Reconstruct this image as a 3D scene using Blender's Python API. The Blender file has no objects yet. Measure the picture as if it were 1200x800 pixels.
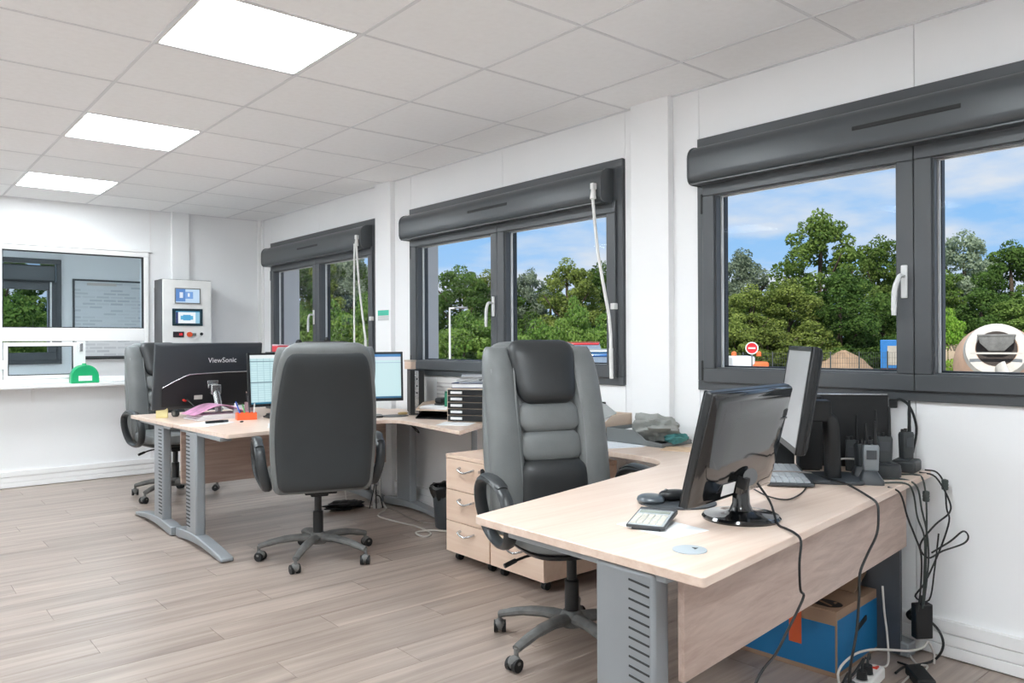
import bpy, bmesh, math, random
import numpy as np
from mathutils import Vector, Matrix

random.seed(7)
rng = np.random.default_rng(11)
SC = bpy.context.scene
COL = SC.collection
PI = math.pi

# ------------------------------------------------------------------ camera
CAM_Z = 1.2614
YAW, ROLL = 0.702, -0.005
XW, YF, CE = 3.308, 8.0244, 2.5525            # window wall, far wall, ceiling
cam_d = bpy.data.cameras.new('camera')
cam = bpy.data.objects.new('camera', cam_d)
COL.objects.link(cam)
fw = Vector((math.sin(YAW), math.cos(YAW), 0))
rt = Vector((math.cos(YAW), -math.sin(YAW), 0))
up = Vector((0, 0, 1))
r2 = rt * math.cos(ROLL) + up * math.sin(ROLL)
u2 = -rt * math.sin(ROLL) + up * math.cos(ROLL)
cam.matrix_world = Matrix(((r2.x, u2.x, -fw.x, 0), (r2.y, u2.y, -fw.y, 0), (r2.z, u2.z, -fw.z, CAM_Z), (0, 0, 0, 1)))
cam_d.sensor_width = 36
cam_d.lens = 909 / 1200 * 36
cam_d.clip_start = 0.05
cam_d.clip_end = 500
SC.camera = cam

# ------------------------------------------------------------------ sky, sun, exposure
SKY_STRENGTH = 0.97
SUN_STRENGTH = 4.2
PANEL_EMISSION = 23.5
world = bpy.data.worlds.new('sky')
SC.world = world
world.use_nodes = True
wn, wl = world.node_tree.nodes, world.node_tree.links
wn.clear()
w_out = wn.new('ShaderNodeOutputWorld')
w_bg = wn.new('ShaderNodeBackground')
w_bg.inputs['Strength'].default_value = SKY_STRENGTH
w_tc = wn.new('ShaderNodeTexCoord')
w_sep = wn.new('ShaderNodeSeparateXYZ')
wl.new(w_tc.outputs['Generated'], w_sep.inputs[0])
w_ramp = wn.new('ShaderNodeValToRGB')
e = w_ramp.color_ramp.elements
e[0].position = 0.0; e[0].color = (0.42, 0.62, 0.86, 1)
e[1].position = 1.0; e[1].color = (0.10, 0.25, 0.62, 1)
m_ = e.new(0.16); m_.color = (0.24, 0.50, 0.86, 1)
wl.new(w_sep.outputs['Z'], w_ramp.inputs[0])
w_add = wn.new('ShaderNodeMath'); w_add.operation = 'MAXIMUM'; w_add.inputs[1].default_value = 0.0
wl.new(w_sep.outputs['Z'], w_add.inputs[0])
w_add2 = wn.new('ShaderNodeMath'); w_add2.operation = 'ADD'; w_add2.inputs[1].default_value = 0.16
wl.new(w_add.outputs[0], w_add2.inputs[0])
w_dx = wn.new('ShaderNodeMath'); w_dx.operation = 'DIVIDE'
w_dy = wn.new('ShaderNodeMath'); w_dy.operation = 'DIVIDE'
wl.new(w_sep.outputs['X'], w_dx.inputs[0]); wl.new(w_add2.outputs[0], w_dx.inputs[1])
wl.new(w_sep.outputs['Y'], w_dy.inputs[0]); wl.new(w_add2.outputs[0], w_dy.inputs[1])
w_cmb = wn.new('ShaderNodeCombineXYZ')
wl.new(w_dx.outputs[0], w_cmb.inputs[0]); wl.new(w_dy.outputs[0], w_cmb.inputs[1])
w_noise = wn.new('ShaderNodeTexNoise')
w_noise.inputs['Scale'].default_value = 1.25
w_noise.inputs['Detail'].default_value = 7
w_noise.inputs['Roughness'].default_value = 0.56
wl.new(w_cmb.outputs[0], w_noise.inputs['Vector'])
w_cr = wn.new('ShaderNodeValToRGB')
e = w_cr.color_ramp.elements
e[0].position = 0.40; e[0].color = (0, 0, 0, 1)
e[1].position = 0.62; e[1].color = (1, 1, 1, 1)
wl.new(w_noise.outputs['Fac'], w_cr.inputs[0])
w_mix = wn.new('ShaderNodeMixRGB')
w_mix.inputs['Color2'].default_value = (0.66, 0.72, 0.80, 1)
wl.new(w_cr.outputs['Color'], w_mix.inputs['Fac'])
wl.new(w_ramp.outputs['Color'], w_mix.inputs['Color1'])
wl.new(w_mix.outputs['Color'], w_bg.inputs['Color'])
wl.new(w_bg.outputs[0], w_out.inputs[0])

sun_d = bpy.data.lights.new('sun', 'SUN')
sun_d.energy = SUN_STRENGTH
sun_d.angle = 0.02
sun_d.color = (1.0, 0.95, 0.86)
sun = bpy.data.objects.new('sun', sun_d)
COL.objects.link(sun)
sun.rotation_euler = Vector((0.62, 0.30, -0.75)).to_track_quat('-Z', 'Y').to_euler()
sun.location = (-10, -6, 20)

SC.view_settings.view_transform = 'Standard'
SC.view_settings.look = 'None'
SC.view_settings.gamma = 1
SC.view_settings.use_curve_mapping = False
SC.view_settings.exposure = 0.17
SC.cycles.use_denoising = True
SC.cycles.max_bounces = 10
SC.cycles.diffuse_bounces = 6
SC.cycles.glossy_bounces = 4
SC.cycles.transparent_max_bounces = 24
SC.cycles.sample_clamp_indirect = 6

# ------------------------------------------------------------------ mesh helpers
class MB:
    def __init__(s):
        s.v = []; s.f = []
    def add(s, verts, faces, M=None):
        b = len(s.v)
        if M is not None:
            verts = [tuple(M @ Vector(p)) for p in verts]
        s.v.extend(tuple(p) for p in verts)
        s.f.extend(tuple(i + b for i in fc) for fc in faces)
        return s
    def box(s, x0, x1, y0, y1, z0, z1, M=None):
        v = [(x0,y0,z0),(x1,y0,z0),(x1,y1,z0),(x0,y1,z0),(x0,y0,z1),(x1,y0,z1),(x1,y1,z1),(x0,y1,z1)]
        f = [(0,3,2,1),(4,5,6,7),(0,1,5,4),(1,2,6,5),(2,3,7,6),(3,0,4,7)]
        return s.add(v, f, M)
    def cbox(s, c, d, M=None):
        return s.box(c[0]-d[0]/2, c[0]+d[0]/2, c[1]-d[1]/2, c[1]+d[1]/2, c[2]-d[2]/2, c[2]+d[2]/2, M)
    def rings(s, rings, caps=True, closed=False, M=None):
        n = len(rings[0]); v = [p for r in rings for p in r]; f = []
        m = len(rings)
        for i in range(m if closed else m-1):
            a, b = i*n, ((i+1) % m)*n
            for j in range(n):
                k = (j+1) % n
                f.append((a+j, a+k, b+k, b+j))
        if caps and not closed:
            f.append(tuple(range(n-1, -1, -1))); f.append(tuple((m-1)*n + j for j in range(n)))
        return s.add(v, f, M)
    def cyl(s, p0, p1, r0, r1=None, n=16, M=None):
        r1 = r0 if r1 is None else r1
        p0, p1 = Vector(p0), Vector(p1); d = (p1-p0).normalized()
        a = d.orthogonal().normalized(); b = d.cross(a)
        R = [[p + (a*math.cos(2*PI*j/n) + b*math.sin(2*PI*j/n))*r for j in range(n)] for p, r in ((p0,r0),(p1,r1))]
        return s.rings([[tuple(q) for q in r] for r in R], M=M)
    def lathe(s, prof, c=(0,0,0), n=24, M=None):
        R = [[(c[0]+max(r,1e-4)*math.cos(2*PI*j/n), c[1]+max(r,1e-4)*math.sin(2*PI*j/n), c[2]+z) for j in range(n)] for r, z in prof]
        return s.rings(R, M=M)
    def tube(s, pts, r, n=6, closed=False, sub=4, flat=None, upv=None, M=None):
        """round (or, with flat=(a,b), elliptic) section swept along a smoothed path"""
        P = smooth_path(pts, sub, closed) if sub > 1 else [Vector(p) for p in pts]
        m = len(P); R = []
        if upv is None:
            t0 = (P[1]-P[0]).normalized(); a = t0.orthogonal().normalized()
        for i in range(m):
            if closed: t = P[(i+1) % m] - P[i-1]
            else: t = P[min(i+1, m-1)] - P[max(i-1, 0)]
            if t.length < 1e-9: t = Vector((0,0,1))
            t.normalize()
            if upv is not None:
                a = Vector(upv) - t*Vector(upv).dot(t); a.normalize()
            else:
                a = a - t*a.dot(t)
                if a.length < 1e-6: a = t.orthogonal()
                a.normalize()
            b = t.cross(a)
            rr = r[i*(len(r)-1)//max(1, m-1)] if isinstance(r, (list, tuple)) else r
            fa, fb = flat if flat else (1, 1)
            R.append([tuple(P[i] + a*math.cos(2*PI*j/n)*rr*fa + b*math.sin(2*PI*j/n)*rr*fb) for j in range(n)])
        return s.rings(R, closed=closed, M=M)
    def prism(s, poly, z0, z1, M=None):
        n = len(poly)
        v = [(x,y,z0) for x,y in poly] + [(x,y,z1) for x,y in poly]
        f = [tuple(range(n-1,-1,-1)), tuple(range(n, 2*n))] + [(i,(i+1)%n,n+(i+1)%n,n+i) for i in range(n)]
        return s.add(v, f, M)
    def ell(s, c, r, n=16, m=10, p=2.0, M=None):
        def sg(x, q): return math.copysign(abs(x)**q, x)
        q = 2/p; R = []
        for i in range(m+1):
            ph = -PI/2 + PI*i/m
            cz, cr = sg(math.sin(ph), q), max(abs(math.cos(ph))**q, 1e-3)
            R.append([(c[0]+r[0]*cr*sg(math.cos(2*PI*j/n), q), c[1]+r[1]*cr*sg(math.sin(2*PI*j/n), q), c[2]+r[2]*cz) for j in range(n)])
        return s.rings(R, M=M)
    def loft(s, rows, n=24, p=3.0, M=None):
        """rows of (x, y, z, half_w, half_t): superellipse sections in planes of constant z"""
        def sg(x, q): return math.copysign(abs(x)**q, x)
        q = 2/p
        R = [[(x+hw*sg(math.cos(2*PI*j/n), q), y+ht*sg(math.sin(2*PI*j/n), q), z) for j in range(n)] for x,y,z,hw,ht in rows]
        return s.rings(R, M=M)

def smooth_path(pts, sub=4, closed=False):
    P = [Vector(p) for p in pts]; n = len(P); out = []
    rngn = n if closed else n-1
    for i in range(rngn):
        p0 = P[(i-1) % n] if (closed or i > 0) else P[0]*2-P[1]
        p1, p2 = P[i], P[(i+1) % n]
        p3 = P[(i+2) % n] if (closed or i+2 < n) else P[-1]*2-P[-2]
        for k in range(sub):
            t = k/sub
            out.append(0.5*((2*p1)+(p2-p0)*t+(2*p0-5*p1+4*p2-p3)*t*t+(-p0+3*p1-3*p2+p3)*t**3))
    if not closed: out.append(P[-1])
    return out

def make_mesh(name, mb, smooth=True, angle=38):
    me = bpy.data.meshes.new(name)
    me.from_pydata(mb.v, [], mb.f)
    bm = bmesh.new(); bm.from_mesh(me)
    bmesh.ops.recalc_face_normals(bm, faces=bm.faces)
    bm.to_mesh(me); bm.free()
    if smooth:
        me.shade_smooth()
        me.set_sharp_from_angle(angle=math.radians(angle))
    return me

def tag(o, label=None, cat=None, group=None, kind=None):
    if label: o['label'] = label
    if cat: o['category'] = cat
    if group: o['group'] = group
    if kind: o['kind'] = kind
    return o

def thing(name, label, cat, loc=(0,0,0), rotz=0, group=None, kind=None):
    o = bpy.data.objects.new(name, None)
    o.empty_display_size = 0.1
    COL.objects.link(o)
    o.location = loc; o.rotation_euler = (0, 0, rotz)
    return tag(o, label, cat, group, kind)

def add(name, mb, mat, parent=None, bevel=0, label=None, cat=None, group=None, kind=None, world_co=False, smooth=True, segs=2, angle=38):
    """one mesh object; top-level ones get their origin at the foot of their shape"""
    if isinstance(mb, MB):
        off = None
        if parent is None:
            a = np.array(mb.v); off = Vector(((a[:,0].min()+a[:,0].max())/2, (a[:,1].min()+a[:,1].max())/2, a[:,2].min()))
        elif world_co:
            par, off = parent, Vector((0,0,0))
            while par is not None:
                off = off + Vector(par.location); par = par.parent
        if off is not None:
            mb.v = [(x-off.x, y-off.y, z-off.z) for x,y,z in mb.v]
        me = make_mesh(name, mb, smooth, angle)
    else:
        me, off = mb, None
    o = bpy.data.objects.new(name, me)
    COL.objects.link(o)
    if mat is not None and len(me.materials) == 0: me.materials.append(mat)
    if parent is not None: o.parent = parent
    elif off is not None: o.location = off
    if bevel:
        b = o.modifiers.new('bevel', 'BEVEL'); b.width = bevel; b.segments = segs; b.limit_method = 'ANGLE'; b.angle_limit = math.radians(40)
    return tag(o, label, cat, group, kind)

def copy_tree(o, parent=None):
    c = o.copy(); COL.objects.link(c)
    if parent is not None: c.parent = parent
    for ch in [x for x in o.children]: copy_tree(ch, c)
    return c

def rz(a, loc=(0,0,0)): return Matrix.Translation(loc) @ Matrix.Rotation(a, 4, 'Z')
def rx(a, loc=(0,0,0)): return Matrix.Translation(loc) @ Matrix.Rotation(a, 4, 'X')

def text_mb(body, size, M, depth=0.0006):
    c = bpy.data.curves.new('txt', 'FONT'); c.body = body; c.size = size; c.align_x = 'CENTER'; c.align_y = 'CENTER'; c.extrude = depth; c.resolution_u = 3
    o = bpy.data.objects.new('txt', c); COL.objects.link(o)
    bpy.context.view_layer.update()
    dg = bpy.context.evaluated_depsgraph_get()
    me = o.evaluated_get(dg).to_mesh()
    mb = MB().add([tuple(v.co) for v in me.vertices], [tuple(p.vertices) for p in me.polygons], M)
    o.evaluated_get(dg).to_mesh_clear()
    bpy.data.objects.remove(o); bpy.data.curves.remove(c)
    return mb

# ------------------------------------------------------------------ materials
def s2l(c): return tuple((x/255/12.92 if x/255 <= 0.04045 else ((x/255+0.055)/1.055)**2.4) for x in c)
MATS = {}
def pm(name, rgb, rough=0.5, metal=0.0, spec=0.5, var=0.06, vscale=6.0, bump=0.0, bscale=60.0, coat=0.0, stretch=None, emit=None, estr=0.0, random_tone=0.0):
    """principled material: rgb is the surface colour in sRGB 0-255; a noise varies it slightly and can add fine relief"""
    m = bpy.data.materials.new(name); m.use_nodes = True
    nt = m.node_tree; N, L = nt.nodes, nt.links
    b = N['Principled BSDF']
    b.inputs['Roughness'].default_value = rough
    b.inputs['Metallic'].default_value = metal
    b.inputs['Specular IOR Level'].default_value = spec
    if coat: b.inputs['Coat Weight'].default_value = coat; b.inputs['Coat Roughness'].default_value = 0.08
    tc = N.new('ShaderNodeTexCoord'); mp = N.new('ShaderNodeMapping')
    L.new(tc.outputs['Object'], mp.inputs[0])
    if stretch: mp.inputs['Scale'].default_value = stretch
    nz = N.new('ShaderNodeTexNoise'); nz.inputs['Scale'].default_value = vscale; nz.inputs['Detail'].default_value = 4
    L.new(mp.outputs[0], nz.inputs['Vector'])
    c = s2l(rgb)
    rp = N.new('ShaderNodeValToRGB')
    rp.color_ramp.elements[0].position = 0.3; rp.color_ramp.elements[0].color = tuple(x*(1-var) for x in c)+(1,)
    rp.color_ramp.elements[1].position = 0.7; rp.color_ramp.elements[1].color = tuple(min(1, x*(1+var)) for x in c)+(1,)
    L.new(nz.outputs['Fac'], rp.inputs[0])
    col = rp.outputs[0]
    if random_tone:
        oi = N.new('ShaderNodeObjectInfo'); hs = N.new('ShaderNodeHueSaturation'); ma = N.new('ShaderNodeMapRange')
        ma.inputs['To Min'].default_value = 1-random_tone; ma.inputs['To Max'].default_value = 1+random_tone
        L.new(oi.outputs['Random'], ma.inputs[0]); L.new(ma.outputs[0], hs.inputs['Value']); L.new(col, hs.inputs['Color']); col = hs.outputs[0]
    L.new(col, b.inputs['Base Color'])
    if bump:
        n2 = N.new('ShaderNodeTexNoise'); n2.inputs['Scale'].default_value = bscale; n2.inputs['Detail'].default_value = 3
        L.new(tc.outputs['Object'], n2.inputs['Vector'])
        bp = N.new('ShaderNodeBump'); bp.inputs['Strength'].default_value = bump; bp.inputs['Distance'].default_value = 0.002
        L.new(n2.outputs['Fac'], bp.inputs['Height']); L.new(bp.outputs[0], b.inputs['Normal'])
    if emit is not None:
        b.inputs['Emission Color'].default_value = s2l(emit)+(1,); b.inputs['Emission Strength'].default_value = estr
    MATS[name] = m
    return m

def wood(name, rgb_a, rgb_b, axis='x', rough=0.4, scale=1.0, per_piece=0.0, bump=0.05, contrast=(0.35, 0.65)):
    """grain drawn out along one axis; with per_piece each plank gets its own tone and its own stretch of grain"""
    m = bpy.data.materials.new(name); m.use_nodes = True
    nt = m.node_tree; N, L = nt.nodes, nt.links; b = N['Principled BSDF']
    b.inputs['Roughness'].default_value = rough
    tc = N.new('ShaderNodeTexCoord'); vec = tc.outputs['Object']
    oi = None
    if per_piece:
        oi = N.new('ShaderNodeObjectInfo'); mu = N.new('ShaderNodeMath'); mu.operation = 'MULTIPLY'; mu.inputs[1].default_value = 60
        L.new(oi.outputs['Random'], mu.inputs[0])
        va = N.new('ShaderNodeVectorMath'); va.operation = 'ADD'; L.new(vec, va.inputs[0]); L.new(mu.outputs[0], va.inputs[1]); vec = va.outputs[0]
    mp = N.new('ShaderNodeMapping'); L.new(vec, mp.inputs[0])
    st = {'x': (1.2, 22, 22), 'y': (22, 1.2, 22), 'z': (22, 22, 1.2)}[axis]
    mp.inputs['Scale'].default_value = tuple(v*scale for v in st)
    n1 = N.new('ShaderNodeTexNoise'); n1.inputs['Scale'].default_value = 1.6; n1.inputs['Detail'].default_value = 7; n1.inputs['Roughness'].default_value = 0.62; n1.inputs['Distortion'].default_value = 0.5
    L.new(mp.outputs[0], n1.inputs['Vector'])
    rp = N.new('ShaderNodeValToRGB'); e = rp.color_ramp.elements
    e[0].position = contrast[0]; e[0].color = s2l(rgb_a)+(1,); e[1].position = contrast[1]; e[1].color = s2l(rgb_b)+(1,)
    L.new(n1.outputs['Fac'], rp.inputs[0]); col = rp.outputs[0]
    if per_piece:
        hs = N.new('ShaderNodeHueSaturation'); ma = N.new('ShaderNodeMapRange')
        ma.inputs['To Min'].default_value = 1-per_piece; ma.inputs['To Max'].default_value = 1+per_piece
        L.new(oi.outputs['Random'], ma.inputs[0]); L.new(ma.outputs[0], hs.inputs['Value']); L.new(col, hs.inputs['Color']); col = hs.outputs[0]
    L.new(col, b.inputs['Base Color'])
    if bump:
        bp = N.new('ShaderNodeBump'); bp.inputs['Strength'].default_value = bump; bp.inputs['Distance'].default_value = 0.002
        L.new(n1.outputs['Fac'], bp.inputs['Height']); L.new(bp.outputs[0], b.inputs['Normal'])
    MATS[name] = m
    return m

def glass_mat(name, tint=(1,1,1), refl=0.9):
    m = bpy.data.materials.new(name); m.use_nodes = True
    nt = m.node_tree; N, L = nt.nodes, nt.links; N.remove(N['Principled BSDF'])
    tr = N.new('ShaderNodeBsdfTransparent'); tr.inputs[0].default_value = tint+(1,)
    gl = N.new('ShaderNodeBsdfGlossy'); gl.inputs['Roughness'].default_value = 0.01; gl.inputs[0].default_value = (refl,refl,refl,1)
    lw = N.new('ShaderNodeLayerWeight'); lw.inputs['Blend'].default_value = 0.5
    pw = N.new('ShaderNodeMath'); pw.operation = 'POWER'; pw.inputs[1].default_value = 5; L.new(lw.outputs['Facing'], pw.inputs[0])
    fr = N.new('ShaderNodeMath'); fr.operation = 'MULTIPLY_ADD'; fr.inputs[1].default_value = 0.5; fr.inputs[2].default_value = 0.0015; L.new(pw.outputs[0], fr.inputs[0])
    mx = N.new('ShaderNodeMixShader'); L.new(fr.outputs[0], mx.inputs[0]); L.new(tr.outputs[0], mx.inputs[1]); L.new(gl.outputs[0], mx.inputs[2])
    L.new(mx.outputs[0], N['Material Output'].inputs[0])
    MATS[name] = m
    return m

def screen_mat(name, kind):
    """lit display picture, drawn from bands and cells in the pane's own object space (x across, z up)"""
    m = bpy.data.materials.new(name); m.use_nodes = True
    nt = m.node_tree; N, L = nt.nodes, nt.links; b = N['Principled BSDF']
    tc = N.new('ShaderNodeTexCoord'); sp = N.new('ShaderNodeSeparateXYZ'); L.new(tc.outputs['Generated'], sp.inputs[0])
    def band(sock, lo, hi):
        a = N.new('ShaderNodeMath'); a.operation = 'GREATER_THAN'; a.inputs[1].default_value = lo; L.new(sock, a.inputs[0])
        c = N.new('ShaderNodeMath'); c.operation = 'LESS_THAN'; c.inputs[1].default_value = hi; L.new(sock, c.inputs[0])
        d = N.new('ShaderNodeMath'); d.operation = 'MULTIPLY'; L.new(a.outputs[0], d.inputs[0]); L.new(c.outputs[0], d.inputs[1]); return d.outputs[0]
    def mul(a, c):
        d = N.new('ShaderNodeMath'); d.operation = 'MULTIPLY'; L.new(a, d.inputs[0]); L.new(c, d.inputs[1]); return d.outputs[0]
    def over(col, fac, rgb):
        x = N.new('ShaderNodeMixRGB'); L.new(fac, x.inputs[0]); L.new(col, x.inputs[1]); x.inputs[2].default_value = s2l(rgb)+(1,); return x.outputs[0]
    X, Z = sp.outputs['X'], sp.outputs['Z']
    base = N.new('ShaderNodeRGB'); base.outputs[0].default_value = s2l((206, 236, 240))+(1,); col = base.outputs[0]
    if kind == 'sheet':
        br = N.new('ShaderNodeTexBrick'); br.inputs['Scale'].default_value = 1; br.offset = 0
        br.inputs['Brick Width'].default_value = 0.09; br.inputs['Row Height'].default_value = 0.045; br.inputs['Mortar Size'].default_value = 0.004
        br.inputs['Color1'].default_value = s2l((208,238,242))+(1,); br.inputs['Color2'].default_value = s2l((200,232,238))+(1,); br.inputs['Mortar'].default_value = s2l((168,206,214))+(1,)
        cb = N.new('ShaderNodeCombineXYZ'); L.new(X, cb.inputs[0]); L.new(Z, cb.inputs[1]); L.new(cb.outputs[0], br.inputs['Vector'])
        col = br.outputs[0]
        col = over(col, band(Z, 0.93, 1.0), (236, 244, 246)); col = over(col, band(Z, 0.86, 0.875), (110, 140, 150))
        col = over(col, band(Z, 0.425, 0.45), (120, 150, 160))
        col = over(col, mul(band(Z, 0.06, 0.41), band(X, 0.36, 0.395)), (30, 170, 178))
        col = over(col, band(Z, 0.0, 0.035), (40, 120, 150))
    elif kind == 'window':
        col = over(col, band(Z, 0.94, 1.0), (60, 130, 190)); col = over(col, band(Z, 0.86, 0.94), (214, 226, 240)); col = over(col, band(Z, 0.80, 0.81), (150, 180, 210))
        col = over(col, band(Z, 0.0, 0.04), (40, 110, 150))
    elif kind == 'blue_table':
        base.outputs[0].default_value = s2l((196, 222, 246))+(1,)
        col = over(col, mul(band(X, 0.0, 0.4), band(Z, 0.1, 1.0)), (92, 140, 205)); col = over(col, mul(band(X, 0.4, 0.72), band(Z, 0.3, 0.8)), (120, 165, 225))
        col = over(col, mul(band(X, 0.16, 0.3), band(Z, 0.35, 0.75)), (225, 236, 250)); col = over(col, mul(band(X, 0.5, 0.58), band(Z, 0.45, 0.7)), (235, 242, 252))
    elif kind == 'machine':
        base.outputs[0].default_value = s2l((240, 248, 252))+(1,)
        col = over(col, band(X, 0.0, 0.1), (30, 50, 110)); col = over(col, mul(band(X, 0.2, 0.72), band(Z, 0.3, 0.62)), (90, 180, 220)); col = over(col, mul(band(X, 0.3, 0.62), band(Z, 0.24, 0.7)), (80, 168, 215))
        col = over(col, band(X, 0.82, 1.0), (150, 200, 225)); col = over(col, band(Z, 0.92, 1.0), (60, 150, 190))
    L.new(col, b.inputs['Emission Color']); b.inputs['Emission Strength'].default_value = 0.85
    b.inputs['Base Color'].default_value = (0.02,0.02,0.02,1); b.inputs['Roughness'].default_value = 0.3
    MATS[name] = m
    return m

def print_mat(name, rgb=(232,232,230), ink=(120,122,128), rows=0.05, axis='z'):
    """paper with faint printed lines"""
    m = bpy.data.materials.new(name); m.use_nodes = True
    nt = m.node_tree; N, L = nt.nodes, nt.links; b = N['Principled BSDF']; b.inputs['Roughness'].default_value = 0.7
    tc = N.new('ShaderNodeTexCoord'); mp = N.new('ShaderNodeMapping'); L.new(tc.outputs['Generated'], mp.inputs[0])
    if axis == 'z': mp.inputs['Rotation'].default_value = (PI/2, 0, 0)
    br = N.new('ShaderNodeTexBrick'); br.inputs['Scale'].default_value = 1; br.inputs['Brick Width'].default_value = 0.16; br.inputs['Row Height'].default_value = rows; br.inputs['Mortar Size'].default_value = rows*0.22
    br.inputs['Mortar'].default_value = s2l(rgb)+(1,)
    br.inputs['Color1'].default_value = s2l(rgb)+(1,); br.inputs['Color2'].default_value = s2l(ink)+(1,); br.inputs['Bias'].default_value = -0.1
    L.new(mp.outputs[0], br.inputs['Vector']); L.new(br.outputs[0], b.inputs['Base Color'])
    MATS[name] = m
    return m

WALL = pm('wall_paint', (246, 247, 248), 0.42, var=0.012, vscale=2)
WALL_CORE = pm('wall_core', (205, 205, 204), 0.7, var=0.02)
TRIM = pm('trim_white', (244, 244, 244), 0.38, var=0.015)
CEIL = pm('ceiling_tile', (250, 251, 252), 0.85, var=0.02, vscale=30, bump=0.12, bscale=180, random_tone=0.015)
TBAR = pm('ceiling_bar', (226, 227, 230), 0.45, var=0.01)
ANTH = pm('anthracite_frame', (78, 81, 84), 0.34, var=0.05, vscale=4)
ANTH2 = pm('anthracite_box', (72, 76, 79), 0.30, var=0.03, vscale=3)
DARKRAIL = pm('dark_rail', (30, 38, 46), 0.4)
GASKET = pm('gasket', (24, 25, 27), 0.6)
SILVERW = pm('pale_aluminium', (222, 224, 224), 0.32, var=0.02)
GLASS = glass_mat('window_glass')
GLASS_IN = glass_mat('hatch_glass', (0.80, 0.86, 0.89))
DESKW = wood('desk_wood', (218, 192, 174), (234, 214, 199), 'x', 0.30, 0.9, contrast=(0.3, 0.7), bump=0.02)
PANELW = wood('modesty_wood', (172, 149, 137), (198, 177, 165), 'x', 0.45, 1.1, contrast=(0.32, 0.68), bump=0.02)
PEDW = wood('pedestal_wood', (224, 194, 172), (234, 210, 190), 'y', 0.38, 0.8, contrast=(0.3, 0.7), bump=0.02)
EDGEW = wood('desk_edge', (196, 160, 136), (212, 182, 158), 'x', 0.4, 0.9, bump=0.0)
FLOORW = wood('floor_plank', (124, 110, 101), (184, 169, 158), 'x', 0.33, 0.42, per_piece=0.05, bump=0.05, contrast=(0.26, 0.74))
FLOORB = pm('floor_joint', (120, 110, 102), 0.7)
ALU = pm('leg_grey', (146, 151, 155), 0.38, metal=0.25, var=0.03)
SLOT_SHADE = pm('slot_shade', (46, 48, 50), 0.6)  # dark colour stands in for the shade inside slots and openings
STEEL = pm('brushed_steel', (198, 200, 202), 0.26, metal=0.9, var=0.03)
CHROME = pm('chrome', (225, 226, 228), 0.12, metal=1.0)
LEATH = pm('grey_leather', (110, 113, 113), 0.42, var=0.09, vscale=9, bump=0.25, bscale=140)
LEATH_B = pm('black_leather', (44, 46, 47), 0.40, var=0.08, vscale=9, bump=0.25, bscale=140)
LEATH_BACK = pm('back_cover', (48, 52, 54), 0.48, var=0.08, vscale=5, bump=0.2, bscale=160)
PIPE = pm('seam_piping', (128, 130, 130), 0.5)
ARM = pm('armrest_plastic', (48, 51, 53), 0.36, var=0.06)
BASEP = pm('dusty_base', (104, 104, 102), 0.6, var=0.22, vscale=24)
RADIO = pm('dusty_black', (52, 56, 58), 0.5, var=0.12, vscale=30)
BLACKP = pm('black_plastic', (24, 26, 28), 0.35)
BLACKM = pm('matt_black', (20, 22, 24), 0.55)
GLOSSB = pm('gloss_black', (16, 18, 20), 0.07, spec=0.6, coat=0.6)
CHARC = pm('charcoal', (62, 66, 70), 0.45)
GREYP = pm('grey_plastic', (120, 122, 122), 0.5)
WHITEP = pm('white_plastic', (236, 236, 234), 0.35)
PAPER = pm('paper', (238, 239, 240), 0.75, var=0.02)
# ================================================================== THE SETTING
X_L, Y_N = -2.62, -2.45                # left and near walls, out of view
T = 0.648
GX, GY = 0.9783, 3.5343                # one crossing of the ceiling grid
def S(name, mb, mat, label, parent=None, bevel=0, **k):
    return add(name, mb, mat, parent, bevel, label=label, kind='structure' if parent is None else None, **k)

# floor: one vinyl plank after another
fb = MB().box(X_L, XW+0.1, Y_N, YF+0.12, -0.06, -0.004)
floor = S('floor', fb, FLOORB, 'grey-brown wood-look vinyl plank floor of the office')
plank_len, plank_w = 1.24, 0.186
pmesh = make_mesh('plank', MB().box(0.0008, plank_len-0.0008, 0.0008, plank_w-0.0008, -0.004, 0.0), smooth=False)
pmesh.materials.append(FLOORW)
FO = Vector(floor.location)
def cut_plank(w):
    me = make_mesh('plank', MB().box(0.0008, w-0.0008, 0.0008, plank_w-0.0008, -0.004, 0.0), smooth=False); me.materials.append(FLOORW); return me
y, row = Y_N, 0
while y < YF - 0.02:
    x = X_L - ((row*0.437) % plank_len)
    while x < XW:
        x0, x1 = max(x, X_L), min(x+plank_len, XW)
        if x1-x0 > 0.05:
            me = pmesh if x1-x0 > plank_len-0.001 else cut_plank(x1-x0)
            o = bpy.data.objects.new('plank', me); COL.objects.link(o); o.parent = floor
            o.location = (x0-FO.x, y-FO.y, 0-FO.z)
        x += plank_len
    y += plank_w; row += 1

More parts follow.
